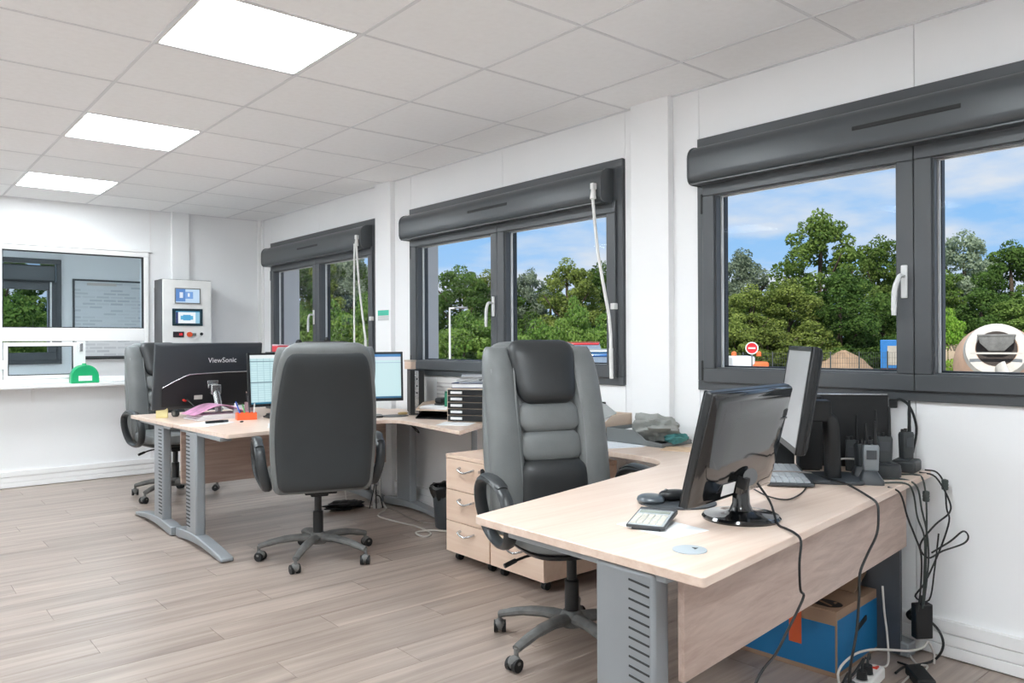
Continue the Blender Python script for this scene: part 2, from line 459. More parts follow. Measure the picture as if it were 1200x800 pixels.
# ceiling: tiles in a bar grid under a slab
ceiling = S('ceiling', MB().box(X_L-0.1, XW+0.42, Y_N-0.1, YF+0.12, CE+0.03, CE+0.25), WALL_CORE, 'suspended ceiling of square white tiles')
CO = Vector(ceiling.location)
tile_me = make_mesh('ceiling_tile', MB().box(0.007, T-0.007, 0.007, T-0.007, 0.0, 0.02).box(0, T, 0, T, 0.006, 0.02), smooth=False)
tile_me.materials.append(CEIL)
LIGHTS = [(i, j) for i in (0, -4) for j in (-7, -4, -1, 2, 5)]
xs = [X_L] + [GX+T*i for i in range(-5, 4)] + [XW]
ys = [Y_N] + [GY+T*j for j in range(-9, 7)] + [YF]
for a in range(len(xs)-1):
    for b in range(len(ys)-1):
        i, j = round((xs[a]-GX)/T), round((ys[b]-GY)/T)
        if a > 0 and b > 0 and (i, j) in LIGHTS: continue
        w, d = xs[a+1]-xs[a], ys[b+1]-ys[b]
        if w < 0.02 or d < 0.02: continue
        if abs(w-T) < 1e-3 and abs(d-T) < 1e-3: me = tile_me
        else:
            me = make_mesh('ceiling_tile', MB().box(0.007, w-0.007, 0.007, d-0.007, 0.0, 0.02).box(0, w, 0, d, 0.006, 0.02), smooth=False); me.materials.append(CEIL)
        o = bpy.data.objects.new('ceiling_tile', me); COL.objects.link(o); o.parent = ceiling
        o.location = (xs[a]-CO.x, ys[b]-CO.y, CE-CO.z)
for x in xs[1:-1]:
    add('grid_bar', MB().box(x-0.0075, x+0.0075, Y_N, YF, CE-0.003, CE+0.006), TBAR, ceiling, world_co=True, smooth=False)
for k in range(len(ys)-2):
    yy = ys[k+1]
    add('cross_bar', MB().box(X_L, XW, yy-0.007, yy+0.007, CE-0.0022, CE+0.006), TBAR, ceiling, world_co=True, smooth=False)
add('edge_trim', MB().box(XW-0.018, XW, Y_N, YF, CE-0.004, CE+0.003).box(X_L, XW, YF-0.018, YF, CE-0.004, CE+0.003), TBAR, ceiling, world_co=True, smooth=False)

# recessed LED panels
EMIT = bpy.data.materials.new('led_diffuser'); EMIT.use_nodes = True
_b = EMIT.node_tree.nodes['Principled BSDF']; _b.inputs['Base Color'].default_value = (0.9,0.9,0.9,1)
_b.inputs['Emission Color'].default_value = (0.88, 0.955, 1.0, 1); _b.inputs['Emission Strength'].default_value = PANEL_EMISSION
def led_panel(x, y, z, label, group=None):
    t = thing('ceiling_light', label, 'light', (x+T/2, y+T/2, z), group=group)
    h = T/2-0.008
    fr = MB()
    for s in (-1, 1):
        fr.box(s*h-0.010 if s > 0 else -h, h if s > 0 else -h+0.010, -h, h, -0.002, 0.02)
        fr.box(-h, h, s*h-0.010 if s > 0 else -h, h if s > 0 else -h+0.010, -0.002, 0.02)
    add('frame', fr, WHITEP, t, smooth=False)
    add('diffuser', MB().box(-h+0.01, h-0.01, -h+0.01, h-0.01, 0.004, 0.016), EMIT, t, smooth=False)
    return t
LBL = {(0,-1): 'large square LED ceiling panel nearest the camera, at the top of the picture', (0,2): 'middle LED ceiling panel of the row of three', (0,5): 'LED ceiling panel nearest the far wall with the hatch',
       (0,-4): 'LED ceiling panel above the camera', (0,-7): 'LED ceiling panel behind the camera near the back wall',
       (-4,-1): 'LED ceiling panel left of the frame, level with the nearest lit one', (-4,2): 'LED ceiling panel left of the frame, level with the middle lit one', (-4,5): 'LED ceiling panel left of the frame by the far wall',
       (-4,-4): 'LED ceiling panel left of and above the camera', (-4,-7): 'LED ceiling panel in the corner behind the camera'}
for i, j in LIGHTS:
    led_panel(GX+T*i, GY+T*j, CE, LBL[(i, j)], 'LED ceiling panels of the office')

# window wall
WIN = [('window_1', 5.628, 7.772), ('window_2', 2.925, 5.122), ('window_3', 0.28, 2.417)]
WZ0, WZ1 = 1.01, 2.29
wr = MB()
yy0 = Y_N
for n, a, b in sorted(WIN, key=lambda w: w[1]):
    wr.box(XW+0.01, XW+0.12, yy0, a, 0, CE+0.03)
    wr.box(XW+0.01, XW+0.12, a, b, 0, WZ0); wr.box(XW+0.01, XW+0.12, a, b, WZ1, CE+0.03)
    yy0 = b
wr.box(XW+0.01, XW+0.12, yy0, YF+0.12, 0, CE+0.03)
G = 0.21
yy0 = Y_N                                  # outer leaf of the facade with wider openings
for n, a, b in sorted(WIN, key=lambda w: w[1]):
    wr.box(XW+0.12, XW+0.40, yy0, a-G, -1.4, 2.9)
    wr.box(XW+0.12, XW+0.40, a-G, b+G, -1.4, WZ0-0.08); wr.box(XW+0.12, XW+0.40, a-G, b+G, WZ1+0.02, 2.9)
    yy0 = b+G
wr.box(XW+0.12, XW+0.40, yy0, 12.4, -1.4, 2.9)
wall_right = S('wall_right', wr, pm('facade_grey', (205, 205, 205), 0.6, var=0.02), 'white panelled window wall on the right', smooth=False)
def wpanel(y0, y1, z0, z1):
    g = 0.0018
    add('wall_panel', MB().box(XW, XW+0.01, y0+g, y1-g, z0+g, z1-g), WALL, wall_right, world_co=True, smooth=False)
for y0, y1 in ((Y_N, -1.0), (-1.0, 0.28), (2.417, 2.92), (5.122, 5.628), (7.772, YF)):
    wpanel(y0, y1, 0, CE+0.01)
for y0, ym, y1 in ((0.28, 1.357, 2.417), (2.92, 4.0, 5.122), (5.628, 6.69, 7.772)):
    for c, d in ((y0, ym), (ym, y1)):
        wpanel(c, d, 0, WZ0+0.005); wpanel(c, d, WZ1-0.005, CE+0.01)
S('wall_post_1', MB().box(XW-0.042, XW+0.01, 2.582, 2.842, 0, CE), WALL, 'boxed white post on the window wall between near and middle windows', bevel=0.003)
S('wall_post_2', MB().box(XW-0.042, XW+0.01, 5.362, 5.602, 0, CE), WALL, 'boxed white post on the window wall between middle and far windows', bevel=0.003)
S('trim_1', MB().box(XW-0.02, XW, YF-0.055, YF, 0, CE).box(XW-0.055, XW, YF-0.02, YF, 0, CE), TRIM, 'white corner strip where window wall meets far wall', bevel=0.003)
# skirting: three stacked boards
bbr = thing('baseboard_right', 'tall white three-board skirting along the window wall', None, (XW, 3.0, 0), kind='structure')
for k, (z0, z1) in enumerate(((0.004, 0.05), (0.0515, 0.098), (0.0995, 0.15))):
    for y0, y1 in ((Y_N, 2.578), (2.846, 5.358), (5.606, YF-0.06)):
        add('skirting_board', MB().box(XW-(0.018 if k < 2 else 0.022), XW, y0, y1, z0, z1), TRIM, bbr, 0.003, world_co=True)
bbf = thing('baseboard_far', 'tall white three-board skirting along the far wall', None, (0.5, YF, 0), kind='structure')
for k, (z0, z1) in enumerate(((0.004, 0.05), (0.0515, 0.098), (0.0995, 0.147))):
    for x0, x1 in ((X_L, 2.374), (2.546, XW-0.06)):
        add('skirting_board', MB().box(x0, x1, YF-(0.018 if k < 2 else 0.022), YF, z0, z1), TRIM, bbf, 0.003, world_co=True)

def ring_frame(mb, x0, x1, y0, y1, z0, z1, w):
    mb.box(x0, x1, y0, y1, z0, z0+w); mb.box(x0, x1, y0, y1, z1-w, z1)
    mb.box(x0, x1, y0, y0+w, z0+w, z1-w); mb.box(x0, x1, y1-w, y1, z0+w, z1-w)
    return mb

def make_window(name, a, b, label):
    t = thing(name, label, None, (XW, (a+b)/2, WZ0), kind='structure')
    mid = (a+b)/2
    zt = 2.052                                   # underside of the shutter box
    fr = ring_frame(MB(), XW-0.018, XW+0.055, a, b, WZ0, WZ1, 0.048)
    fr.box(XW-0.016, XW+0.05, a+0.04, b-0.04, zt, WZ1-0.04)
    f = add('frame', fr, ANTH, t, 0.003, world_co=True)
    for s, (c, d) in enumerate(((mid+0.001, b-0.042), (a+0.042, mid-0.001))):
        sa = ring_frame(MB(), XW-0.034, XW+0.03, c, d, WZ0+0.042, zt+0.006, 0.068)
        sash = add('sash', sa, ANTH, t, 0.004, world_co=True)
        bead = ring_frame(MB(), XW-0.020, XW-0.006, c+0.062, d-0.062, WZ0+0.104, zt-0.056, 0.013)
        add('glazing_bead', bead, ANTH, sash, 0.002, world_co=True)
        gk = ring_frame(MB(), XW+0.03, XW+0.044, c+0.064, d-0.064, WZ0+0.106, zt-0.058, 0.010)
        add('outer_lip', gk, SILVERW, sash, world_co=True)
        rail = MB().box(XW+0.046, XW+0.075, d-0.078, d-0.06, WZ0+0.06, zt).box(XW+0.046, XW+0.075, c+0.06, c+0.07, WZ0+0.06, zt).box(XW+0.046, XW+0.075, c, d, WZ0+0.106, WZ0+0.124)
        add('shutter_guide', rail, DARKRAIL, sash, world_co=True)
        add('pane', MB().box(XW+0.004, XW+0.007, c+0.066, d-0.066, WZ0+0.108, zt-0.060), GLASS, sash, world_co=True, smooth=False)
        if s == 0:
            for hz in (WZ0+0.10, zt-0.10):
                add('hinge', MB().box(XW-0.036, XW-0.02, d-0.002, d+0.010, hz-0.05, hz+0.05), GASKET, sash, 0.002, world_co=True)
            hy = c+0.034
            h = MB().box(XW-0.044, XW-0.034, hy-0.013, hy+0.013, 1.43, 1.565)
            hd = add('handle', h, SILVERW, sash, 0.004, world_co=True, label='pale metal window handle')
            g = MB().tube([(XW-0.04, hy, 1.52), (XW-0.075, hy, 1.52), (XW-0.086, hy+0.004, 1.505), (XW-0.086, hy+0.018, 1.46), (XW-0.084, hy+0.022, 1.36)], [0.008, 0.010, 0.010, 0.011, 0.011, 0.009], 8, sub=3)
            add('grip', g, SILVERW, hd, world_co=True)
    # roller shutter housing along the head
    yb0, yb1 = a+0.066, b-0.016
    prof = [(XW-0.005, 2.045), (XW-0.085, 2.045), (XW-0.104, 2.050), (XW-0.115, 2.061), (XW-0.1205, 2.080), (XW-0.121, 2.090), (XW-0.121, 2.168), (XW-0.1195, 2.182), (XW-0.113, 2.200), (XW-0.101, 2.216), (XW-0.082, 2.228), (XW-0.06, 2.233), (XW-0.005, 2.236)]
    bx = MB(); m = len(prof)
    bx.v = [(x, yb0+0.008, z) for x, z in prof] + [(x, yb1-0.008, z) for x, z in prof]
    bx.f = [tuple(range(m)), tuple(range(2*m-1, m-1, -1))] + [(i, m+i, m+(i+1) % m, (i+1) % m) for i in range(m)]
    box = add('shutter_box', bx, ANTH2, t, world_co=True, label='dark grey roller shutter housing over the window', angle=30)
    for y0 in (yb0, yb1-0.009):
        ec = MB(); pr = [(XW-0.005 + (x-(XW-0.005))*1.03, 2.14+(z-2.14)*1.04) for x, z in prof]
        ec.v = [(x, y0, z) for x, z in pr] + [(x, y0+0.009, z) for x, z in pr]
        ec.f = [tuple(range(m)), tuple(range(2*m-1, m-1, -1))] + [(i, m+i, m+(i+1) % m, (i+1) % m) for i in range(m)]
        add('end_cap', ec, ANTH2, box, world_co=True, angle=30)
    add('vent_slot', MB().box(XW-0.1235, XW-0.118, mid-0.21, mid+0.21, 2.135, 2.153), GASKET, box, 0.004, world_co=True)
    add('lower_lip', MB().box(XW-0.112, XW-0.100, yb0+0.01, yb1-0.01, 2.040, 2.048), ANTH2, box, 0.001, world_co=True)
    # crank rod at the near end
    ry = yb0+0.045
    cr = MB().box(XW-0.150, XW-0.118, ry-0.012, ry+0.012, 2.115, 2.15)
    cr.loft([(XW-0.138, ry, 2.06, 0.018, 0.016), (XW-0.136, ry, 2.10, 0.014, 0.013), (XW-0.134, ry, 2.15, 0.009, 0.009)], 10)
    c = add('crank_joint', cr, WHITEP, t, 0.003, world_co=True, label='white shutter crank joint')
    if name == 'window_1':
        pts = [(XW-0.138, ry+0.005, 2.09), (XW-0.10, ry+0.02, 1.7), (XW-0.09, ry-0.06, 1.28)]
        add('crank_rod', MB().tube([(XW-0.140, ry+0.03, 2.08), (XW-0.14, ry+0.04, 1.6), (XW-0.14, ry+0.04, 1.1)], 0.008, 8, sub=1), WHITEP, t, world_co=True, label='white crank rod hanging plumb')
    else:
        pts = [(XW-0.138, ry+0.005, 2.09), (XW-0.112, ry-0.012, 1.75), (XW-0.07, ry-0.055, 1.40), (XW-0.062, ry-0.06, 1.22)]
    add('crank_rod', MB().tube(pts, 0.009, 8, sub=2), WHITEP, t, world_co=True, label='white shutter crank rod leaning on the frame')
    p = pts[-1]
    add('crank_grip', MB().cyl(p, (p[0]+0.002, p[1]-0.002, p[2]-0.17), 0.012, 0.012, 10), WHITEP, t, world_co=True)
    add('rod_clip', MB().box(XW-0.05, XW-0.018, ry-0.075, ry-0.045, 1.44, 1.475), WHITEP, t, 0.003, world_co=True)
    return t
make_window('window_3', 0.28, 2.417, 'grey framed window nearest the camera, above the black computer')
make_window('window_2', 2.925, 5.122, 'grey framed middle window behind the high-backed office chair')
make_window('window_1', 5.628, 7.772, 'grey framed far window next to the corner of the room')

# far wall with the service hatch
HX0, HX1, HZ0, HZ1 = 0.925, 2.165, 0.905, 2.135
wfm = MB().box(X_L-0.1, HX0, YF, YF+0.12, 0, CE+0.03).box(HX1, XW+0.12, YF, YF+0.12, 0, CE+0.03).box(HX0, HX1, YF, YF+0.12, 0, HZ0).box(HX0, HX1, YF, YF+0.12, HZ1, CE+0.03)
wall_far = S('wall_far', wfm, WALL, 'white far wall with a glazed service hatch', smooth=False)
add('joint_strip', MB().box(2.180, 2.196, YF-0.006, YF, 0.15, CE), TRIM, wall_far, world_co=True, smooth=False)
S('wall_post_3', MB().box(2.378, 2.542, YF-0.045, YF, 0, CE), WALL, 'boxed white post on the far wall beside the control cabinet', bevel=0.003)
def xframe(mb, x0, x1, y0, y1, z0, z1, w):
    mb.box(x0, x1, y0, y1, z0, z0+w); mb.box(x0, x1, y0, y1, z1-w, z1)
    mb.box(x0, x0+w, y0, y1, z0+w, z1-w); mb.box(x1-w, x1, y0, y1, z0+w, z1-w)
    return mb
hatch = thing('window_4', 'white framed service hatch window into the next room', None, ((HX0+HX1)/2, YF, HZ0), kind='structure')
add('frame', xframe(MB(), HX0, HX1, YF-0.03, YF+0.10, HZ0, HZ1, 0.045), TRIM, hatch, 0.004, world_co=True)
add('head_trim', MB().box(HX0-0.05, HX1+0.03, YF-0.04, YF, HZ1, HZ1+0.022), TRIM, hatch, 0.003, world_co=True)
add('transom', MB().box(HX0+0.045, HX1-0.045, YF-0.028, YF+0.08, 1.285, 1.405), TRIM, hatch, 0.004, world_co=True)
add('upper_pane', MB().box(HX0+0.045, HX1-0.045, YF+0.03, YF+0.036, 1.405, HZ1-0.045), GLASS_IN, hatch, world_co=True, smooth=False)
add('pane_gasket', xframe(MB(), HX0+0.045, HX1-0.045, YF-0.024, YF+0.03, 1.405, HZ1-0.045, 0.008), GASKET, hatch, world_co=True)
add('mullion', MB().box(1.545, 1.615, YF-0.025, YF+0.07, HZ0+0.045, 1.285), TRIM, hatch, 0.003, world_co=True)
sw = add('sash', xframe(MB(), HX0+0.05, 1.545, YF-0.035, YF+0.02, HZ0+0.045, 1.275, 0.036), TRIM, hatch, 0.004, world_co=True)
add('pane', MB().box(HX0+0.086, 1.51, YF-0.008, YF-0.003, HZ0+0.08, 1.24), GLASS_IN, sw, world_co=True, smooth=False)
add('pane_gasket', xframe(MB(), HX0+0.084, 1.512, YF-0.037, YF-0.006, HZ0+0.079, 1.241, 0.006), GASKET, sw, world_co=True)
add('hinge', MB().box(HX0+0.02, HX0+0.075, YF-0.048, YF-0.03, 1.04, 1.12), TRIM, sw, 0.004, world_co=True)
add('latch', MB().box(1.565, 1.592, YF-0.04, YF-0.024, 1.19, 1.265), STEEL, hatch, 0.003, world_co=True)
shelf = thing('counter_shelf', 'narrow white counter shelf under the service hatch', 'shelf', (1.5, YF-0.1, 0.875))
add('board', MB().box(0.55, 2.30, YF-0.21, YF-0.001, 0.875, 0.903), TRIM, shelf, 0.004, world_co=True)
for x in (1.2, 2.0):
    add('bracket', MB().box(x-0.012, x+0.012, YF-0.15, YF-0.001, 0.862, 0.875).box(x-0.012, x+0.012, YF-0.012, YF-0.001, 0.74, 0.862), TRIM, shelf, world_co=True)

# walls that stay out of view close the room
S('wall_left', MB().box(X_L-0.1, X_L, Y_N-0.1, YF, 0, CE+0.03), WALL, 'white left wall of the office, outside the frame', smooth=False)
S('wall_near', MB().box(X_L-0.1, XW+0.12, Y_N-0.1, Y_N, 0, CE+0.03), WALL, 'white wall behind the camera', smooth=False)

# the room behind the hatch
NY = 11.6
nb = MB().box(-0.7, 0.62, NY, NY+0.12, 0, CE+0.03).box(2.06, 4.6, NY, NY+0.12, 0, CE+0.03).box(0.62, 2.06, NY, NY+0.12, 0, 1.0).box(0.62, 2.06, NY, NY+0.12, 2.36, CE+0.03)
S('wall_back', nb, WALL, 'pale wall of the next room seen through the hatch', smooth=False)
S('wall_back_left', MB().box(-0.8, -0.7, YF+0.12, NY+0.12, 0, CE+0.03), WALL, 'left wall of the next room', smooth=False)
S('wall_back_right', MB().box(XW+0.01, XW+0.12, YF+0.12, NY+0.12, 0, CE+0.03), WALL, 'right wall of the next room', smooth=False)
S('floor_back', MB().box(-0.8, XW+0.1, YF+0.12, NY, -0.06, 0.0), FLOORW, 'wood-look floor of the next room', smooth=False)
S('ceiling_back', MB().box(-0.8, XW+0.42, YF+0.12, NY+0.12, CE+0.03, CE+0.25), CEIL, 'white ceiling of the next room', smooth=False)
led_panel(1.75, 8.75, CE+0.012, 'LED ceiling panel in the room behind the hatch')
led_panel(0.1, 10.2, CE+0.012, 'LED ceiling panel at the left of the room behind the hatch')
w5 = thing('window_5', 'grey framed window with roller box in the next room, seen through the hatch', None, (1.34, NY, 1.0), kind='structure')
add('frame', xframe(MB(), 0.62, 2.06, NY-0.03, NY+0.08, 1.0, 2.36, 0.06), ANTH, w5, 0.004, world_co=True)
add('shutter_box', MB().box(0.66, 1.98, NY-0.12, NY-0.02, 2.06, 2.27), ANTH2, w5, 0.02, world_co=True)
for c, d in ((0.68, 1.30), (1.30, 2.0)):
    s5 = add('sash', xframe(MB(), c, d, NY-0.045, NY+0.03, 1.05, 2.06, 0.10), ANTH, w5, 0.004, world_co=True)
    add('pane', MB().box(c+0.1, d-0.1, NY, NY+0.004, 1.15, 1.96), GLASS, s5, world_co=True, smooth=False)
add('crank_rod', MB().cyl((1.93, NY-0.08, 2.2), (1.93, NY-0.06, 1.25), 0.011), WHITEP, w5, world_co=True)
wb = thing('whiteboard', 'large whiteboard with faint notes on the wall of the next room', 'whiteboard', (2.75, NY-0.02, 1.14))
add('board', MB().box(2.21, 3.28, NY-0.018, NY-0.002, 1.09, 2.10), print_mat('whiteboard_notes', (222, 225, 227), (192, 195, 200), 0.045), wb, world_co=True)
add('frame', xframe(MB(), 2.19, 3.30, NY-0.03, NY-0.001, 1.07, 2.12, 0.024), ANTH, wb, 0.003, world_co=True)
add('marker_tray', MB().box(2.19, 3.30, NY-0.08, NY-0.018, 1.052, 1.07), BLACKP, wb, world_co=True)
add('magnet_strip', MB().box(2.36, 2.72, NY-0.024, NY-0.018, 2.04, 2.075), pm('magnet_beige', (206, 198, 190), 0.5), wb, world_co=True)
S('roof', MB().box(X_L-0.3, XW+0.5, Y_N-0.3, NY+0.3, 2.81, 2.92), WALL_CORE, 'flat roof over the site office', smooth=False)
# ================================================================== DESKS
DZ, DT = 0.735, 0.024
slot_me = make_mesh('slot', MB().box(-0.0015, 0.0015, -0.032, 0.032, -0.0022, 0.0022, Matrix.Rotation(0.10, 4, 'X')), smooth=False); slot_me.materials.append(SLOT_SHADE)  # shade of a recessed slot, built as a dark strip slightly proud

def desk_leg(parent, x, yc, y0, y1, slot_side, face, n_slots=24, single=True):
    """cantilever leg: flat column on a long arched foot; slots on the half of the outer face towards slot_side"""
    col = MB().box(x-0.030, x+0.030, yc-0.095, yc+0.095, 0.055, DZ-DT-0.006)
    leg = add('leg', col, ALU, parent, 0.010, world_co=True)
    L = y1-y0; top, bot = [], []
    for k in range(15):
        t = k/14; yy = y0+L*t
        c = (yc-y0)/L
        h = 0.026+0.050*max(0, 1-(abs(t-c)/max(c, 1-c))**1.7)
        top.append((yy, h)); bot.append((yy, max(0.004, 0.030*math.sin(PI*t)-0.004)))
    poly = top+bot[::-1]
    f = MB(); n = len(poly)
    f.v = [(x-0.036, a, b) for a, b in poly]+[(x+0.036, a, b) for a, b in poly]
    f.f = [tuple(range(n)), tuple(range(2*n-1, n-1, -1))]+[(i, n+i, n+(i+1) % n, (i+1) % n) for i in range(n)]
    add('foot', f, ALU, leg, 0.006, world_co=True, angle=50)
    for yp in (y0+0.032, y1-0.032):
        add('foot_pad', MB().box(x-0.02, x+0.02, yp-0.017, yp+0.017, 0, 0.008), BLACKM, leg, world_co=True)
    add('top_bracket', MB().box(x-0.02, x+0.05, y0+0.06, y1-0.06, DZ-DT-0.022, DZ-DT), ALU, leg, 0.003, world_co=True)
    lo = Vector(parent.location)
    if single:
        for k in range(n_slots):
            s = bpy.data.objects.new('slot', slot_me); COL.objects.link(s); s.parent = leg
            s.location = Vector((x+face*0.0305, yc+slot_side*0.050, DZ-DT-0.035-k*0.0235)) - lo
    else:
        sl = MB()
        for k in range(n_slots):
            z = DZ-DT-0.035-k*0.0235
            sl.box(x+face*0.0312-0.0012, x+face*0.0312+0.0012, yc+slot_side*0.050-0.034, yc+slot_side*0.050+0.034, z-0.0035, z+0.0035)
        add('slots', sl, SLOT_SHADE, leg, world_co=True, kind='stuff')
    return leg

def round_poly(pts, r, n=6):
    out = []; m = len(pts)
    for i in range(m):
        p = Vector(pts[i]+(0,)); a = Vector(pts[i-1]+(0,)); b = Vector(pts[(i+1) % m]+(0,))
        rr = r[i] if isinstance(r, (list, tuple)) else r
        if rr <= 0: out.append(pts[i]); continue
        p0 = p+(a-p).normalized()*rr; p1 = p+(b-p).normalized()*rr
        for k in range(n+1):
            t = k/n; q = p0*(1-t)**2+p*2*t*(1-t)+p1*t*t; out.append((q.x, q.y))
    return out

def panel_between(p, q, th, z0, z1):
    p, q = Vector(p+(0,)), Vector(q+(0,)); d = (q-p).normalized(); n = Vector((-d.y, d.x, 0))*th/2
    return MB().prism([tuple((p+n)[:2]), tuple((p-n)[:2]), tuple((q-n)[:2]), tuple((q+n)[:2])], z0, z1)

def grommet(parent, x, y, r=0.040):
    g = add('cable_grommet', MB().lathe([(r, 0), (r, 0.0025), (r-0.006, 0.0035), (0, 0.0035)], (x, y, DZ), 28), pm('grommet_grey', (172, 182, 188), 0.4), parent, world_co=True)
    add('grommet_hole', MB().prism([(x+0.006, y-0.012), (x+0.022, y-0.010), (x+0.014, y+0.004)], DZ+0.0036, DZ+0.0042), SLOT_SHADE, g, world_co=True)

# near desk: L shape, long side to the left, return along the window wall
d1 = thing('corner_desk', 'light wood corner desk nearest the camera with grey slotted leg', 'desk', (2.35, 1.6, 0))
poly = round_poly([(1.432, 1.040), (3.284, 1.288), (3.284, 3.16), (2.74, 3.16), (2.74, 2.135), (1.425, 1.868)], [0.012, 0.01, 0.01, 0.02, 0.22, 0.02])
add('desktop', MB().prism(poly, DZ-DT, DZ), DESKW, d1, 0.002, world_co=True)
desk_leg(d1, 1.472, 1.285, 1.10, 1.80, -1, -1, 26)
desk_leg(d1, 3.20, 1.55, 1.33, 1.95, -1, 1, 0)
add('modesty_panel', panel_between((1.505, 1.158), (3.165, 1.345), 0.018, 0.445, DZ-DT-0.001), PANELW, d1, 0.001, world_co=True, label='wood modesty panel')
add('end_panel', MB().box(3.16, 3.178, 1.36, 1.85, 0.01, DZ-DT-0.001), pm('dark_panel', (70, 74, 80), 0.5), d1, world_co=True, label='dark grey end panel')
add('return_panel', MB().box(2.80, 3.25, 3.10, 3.118, 0.64, DZ-DT), PANELW, d1, world_co=True)
add('support_post', MB().cyl((3.22, 3.05, 0.0), (3.22, 3.05, DZ-DT), 0.022), ALU, d1, world_co=True)
grommet(d1, 1.598, 1.202, 0.043)

# left pair, back to back
d2 = thing('corner_desk', 'light wood corner desk in front of the grey chair, with return to the middle window', 'desk', (2.3, 4.85, 0))
poly = round_poly([(1.625, 4.45), (2.83, 4.60), (2.715, 3.69), (3.283, 4.05), (3.283, 5.298), (1.575, 5.298)], [0.015, 0.22, 0.02, 0, 0, 0.015])
add('desktop', MB().prism(poly, DZ-DT, DZ), DESKW, d2, 0.002, world_co=True)
desk_leg(d2, 1.625, 5.005, 4.46, 5.295, 1, -1, 25, single=False)
desk_leg(d2, 3.18, 5.005, 4.50, 5.295, 1, -1, 0)
add('support_post', MB().cyl((3.12, 4.08, 0.0), (3.12, 4.08, DZ-DT), 0.02), ALU, d2, world_co=True)
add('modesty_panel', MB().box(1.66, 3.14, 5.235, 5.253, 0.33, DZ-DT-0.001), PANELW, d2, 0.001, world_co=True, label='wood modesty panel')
d3 = thing('straight_desk', 'light wood desk facing the far wall, back to back with the other', 'desk', (2.3, 5.75, 0))
poly = round_poly([(1.570, 5.302), (3.20, 5.302), (3.20, 6.16), (1.535, 6.16)], [0.01, 0.01, 0.02, 0.02])
add('desktop', MB().prism(poly, DZ-DT, DZ), DESKW, d3, 0.002, world_co=True)
desk_leg(d3, 1.60, 5.60, 5.31, 6.15, -1, -1, 25, single=False)
desk_leg(d3, 3.14, 5.60, 5.31, 6.15, -1, 1, 0)
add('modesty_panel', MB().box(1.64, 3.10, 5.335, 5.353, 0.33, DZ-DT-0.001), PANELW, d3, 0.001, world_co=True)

# ================================================================== DRAWER PEDESTALS
def pedestal(loc, w, label, key):
    t = thing('drawer_pedestal', label, 'drawers', loc, group='drawer pedestals under the desks')
    D2, h0, h1 = 0.27, 0.055, 0.592
    add('body', MB().box(-D2+0.018, D2, -w/2, w/2, h0, h1), PEDW, t, 0.001)
    add('top_board', MB().box(-D2, D2, -w/2-0.002, w/2+0.002, h1+0.001, 0.614), PEDW, t, 0.0015)
    z = h0
    hh = (h1-h0)/3
    for k in range(3):
        dr = add('drawer', MB().box(-D2, -D2+0.0178, -w/2+0.001, w/2-0.001, z+0.002, z+hh-0.002), PEDW, t, 0.0015)
        zc = z+hh*0.68
        add('handle', MB().tube([(-D2, -0.062, zc+0.012), (-D2-0.022, -0.056, zc+0.006), (-D2-0.028, 0, zc-0.008), (-D2-0.022, 0.056, zc+0.006), (-D2, 0.062, zc+0.012)], 0.0058, 8, sub=4, flat=(1, 1.5)), STEEL, dr, label='curved steel handle')
        if k == 2 and key:
            lk = add('lock', MB().cyl((-D2, -w/2+0.055, zc+0.016), (-D2-0.006, -w/2+0.055, zc+0.016), 0.016, n=16), BLACKP, dr)
            add('key', MB().box(-D2-0.03, -D2-0.006, -w/2+0.054, -w/2+0.056, zc+0.008, zc+0.024).box(-D2-0.012, -D2-0.010, -w/2+0.046, -w/2+0.064, zc-0.065, zc+0.006), STEEL, dr)
        z += hh
    for sx in (-1, 1):
        for sy in (-1, 1):
            c = MB().cyl((sx*(D2-0.06), sy*(w/2-0.05)-0.014, 0.022), (sx*(D2-0.06), sy*(w/2-0.05)+0.014, 0.022), 0.022, n=14).box(sx*(D2-0.06)-0.018, sx*(D2-0.06)+0.018, sy*(w/2-0.05)-0.018, sy*(w/2-0.05)+0.018, 0.035, h0)
            add('caster', c, BLACKM, t)
    return t
pedestal((2.88, 3.484, 0), 0.40, 'wooden three-drawer pedestal with a key in its lock', True)
pedestal((2.88, 3.062, 0), 0.425, 'wooden three-drawer pedestal half hidden by the near office chair', False)

# ================================================================== OFFICE CHAIRS
def spine(z):
    """y of the backrest axis at height z (front is +y)"""
    t = (z-0.44)/(1.27-0.44)
    return -0.225-0.165*t+0.034*math.sin(t*PI*1.15)

def pad_rows(x, z0, z1, hw, ht, dy, n=9, rnd=0.22, taper=0.0):
    rows = []
    for k in range(n+1):
        t = (1-math.cos(PI*k/n))/2
        e = min(1.0, min(t, 1-t)/rnd)
        s = math.sqrt(max(0.0, 1-(1-e)**2))*0.88+0.12
        z = z0+(z1-z0)*t
        rows.append((x, spine(z)+dy, z, hw*(1-taper*t)*(0.55+0.45*s), ht*s))
    return rows

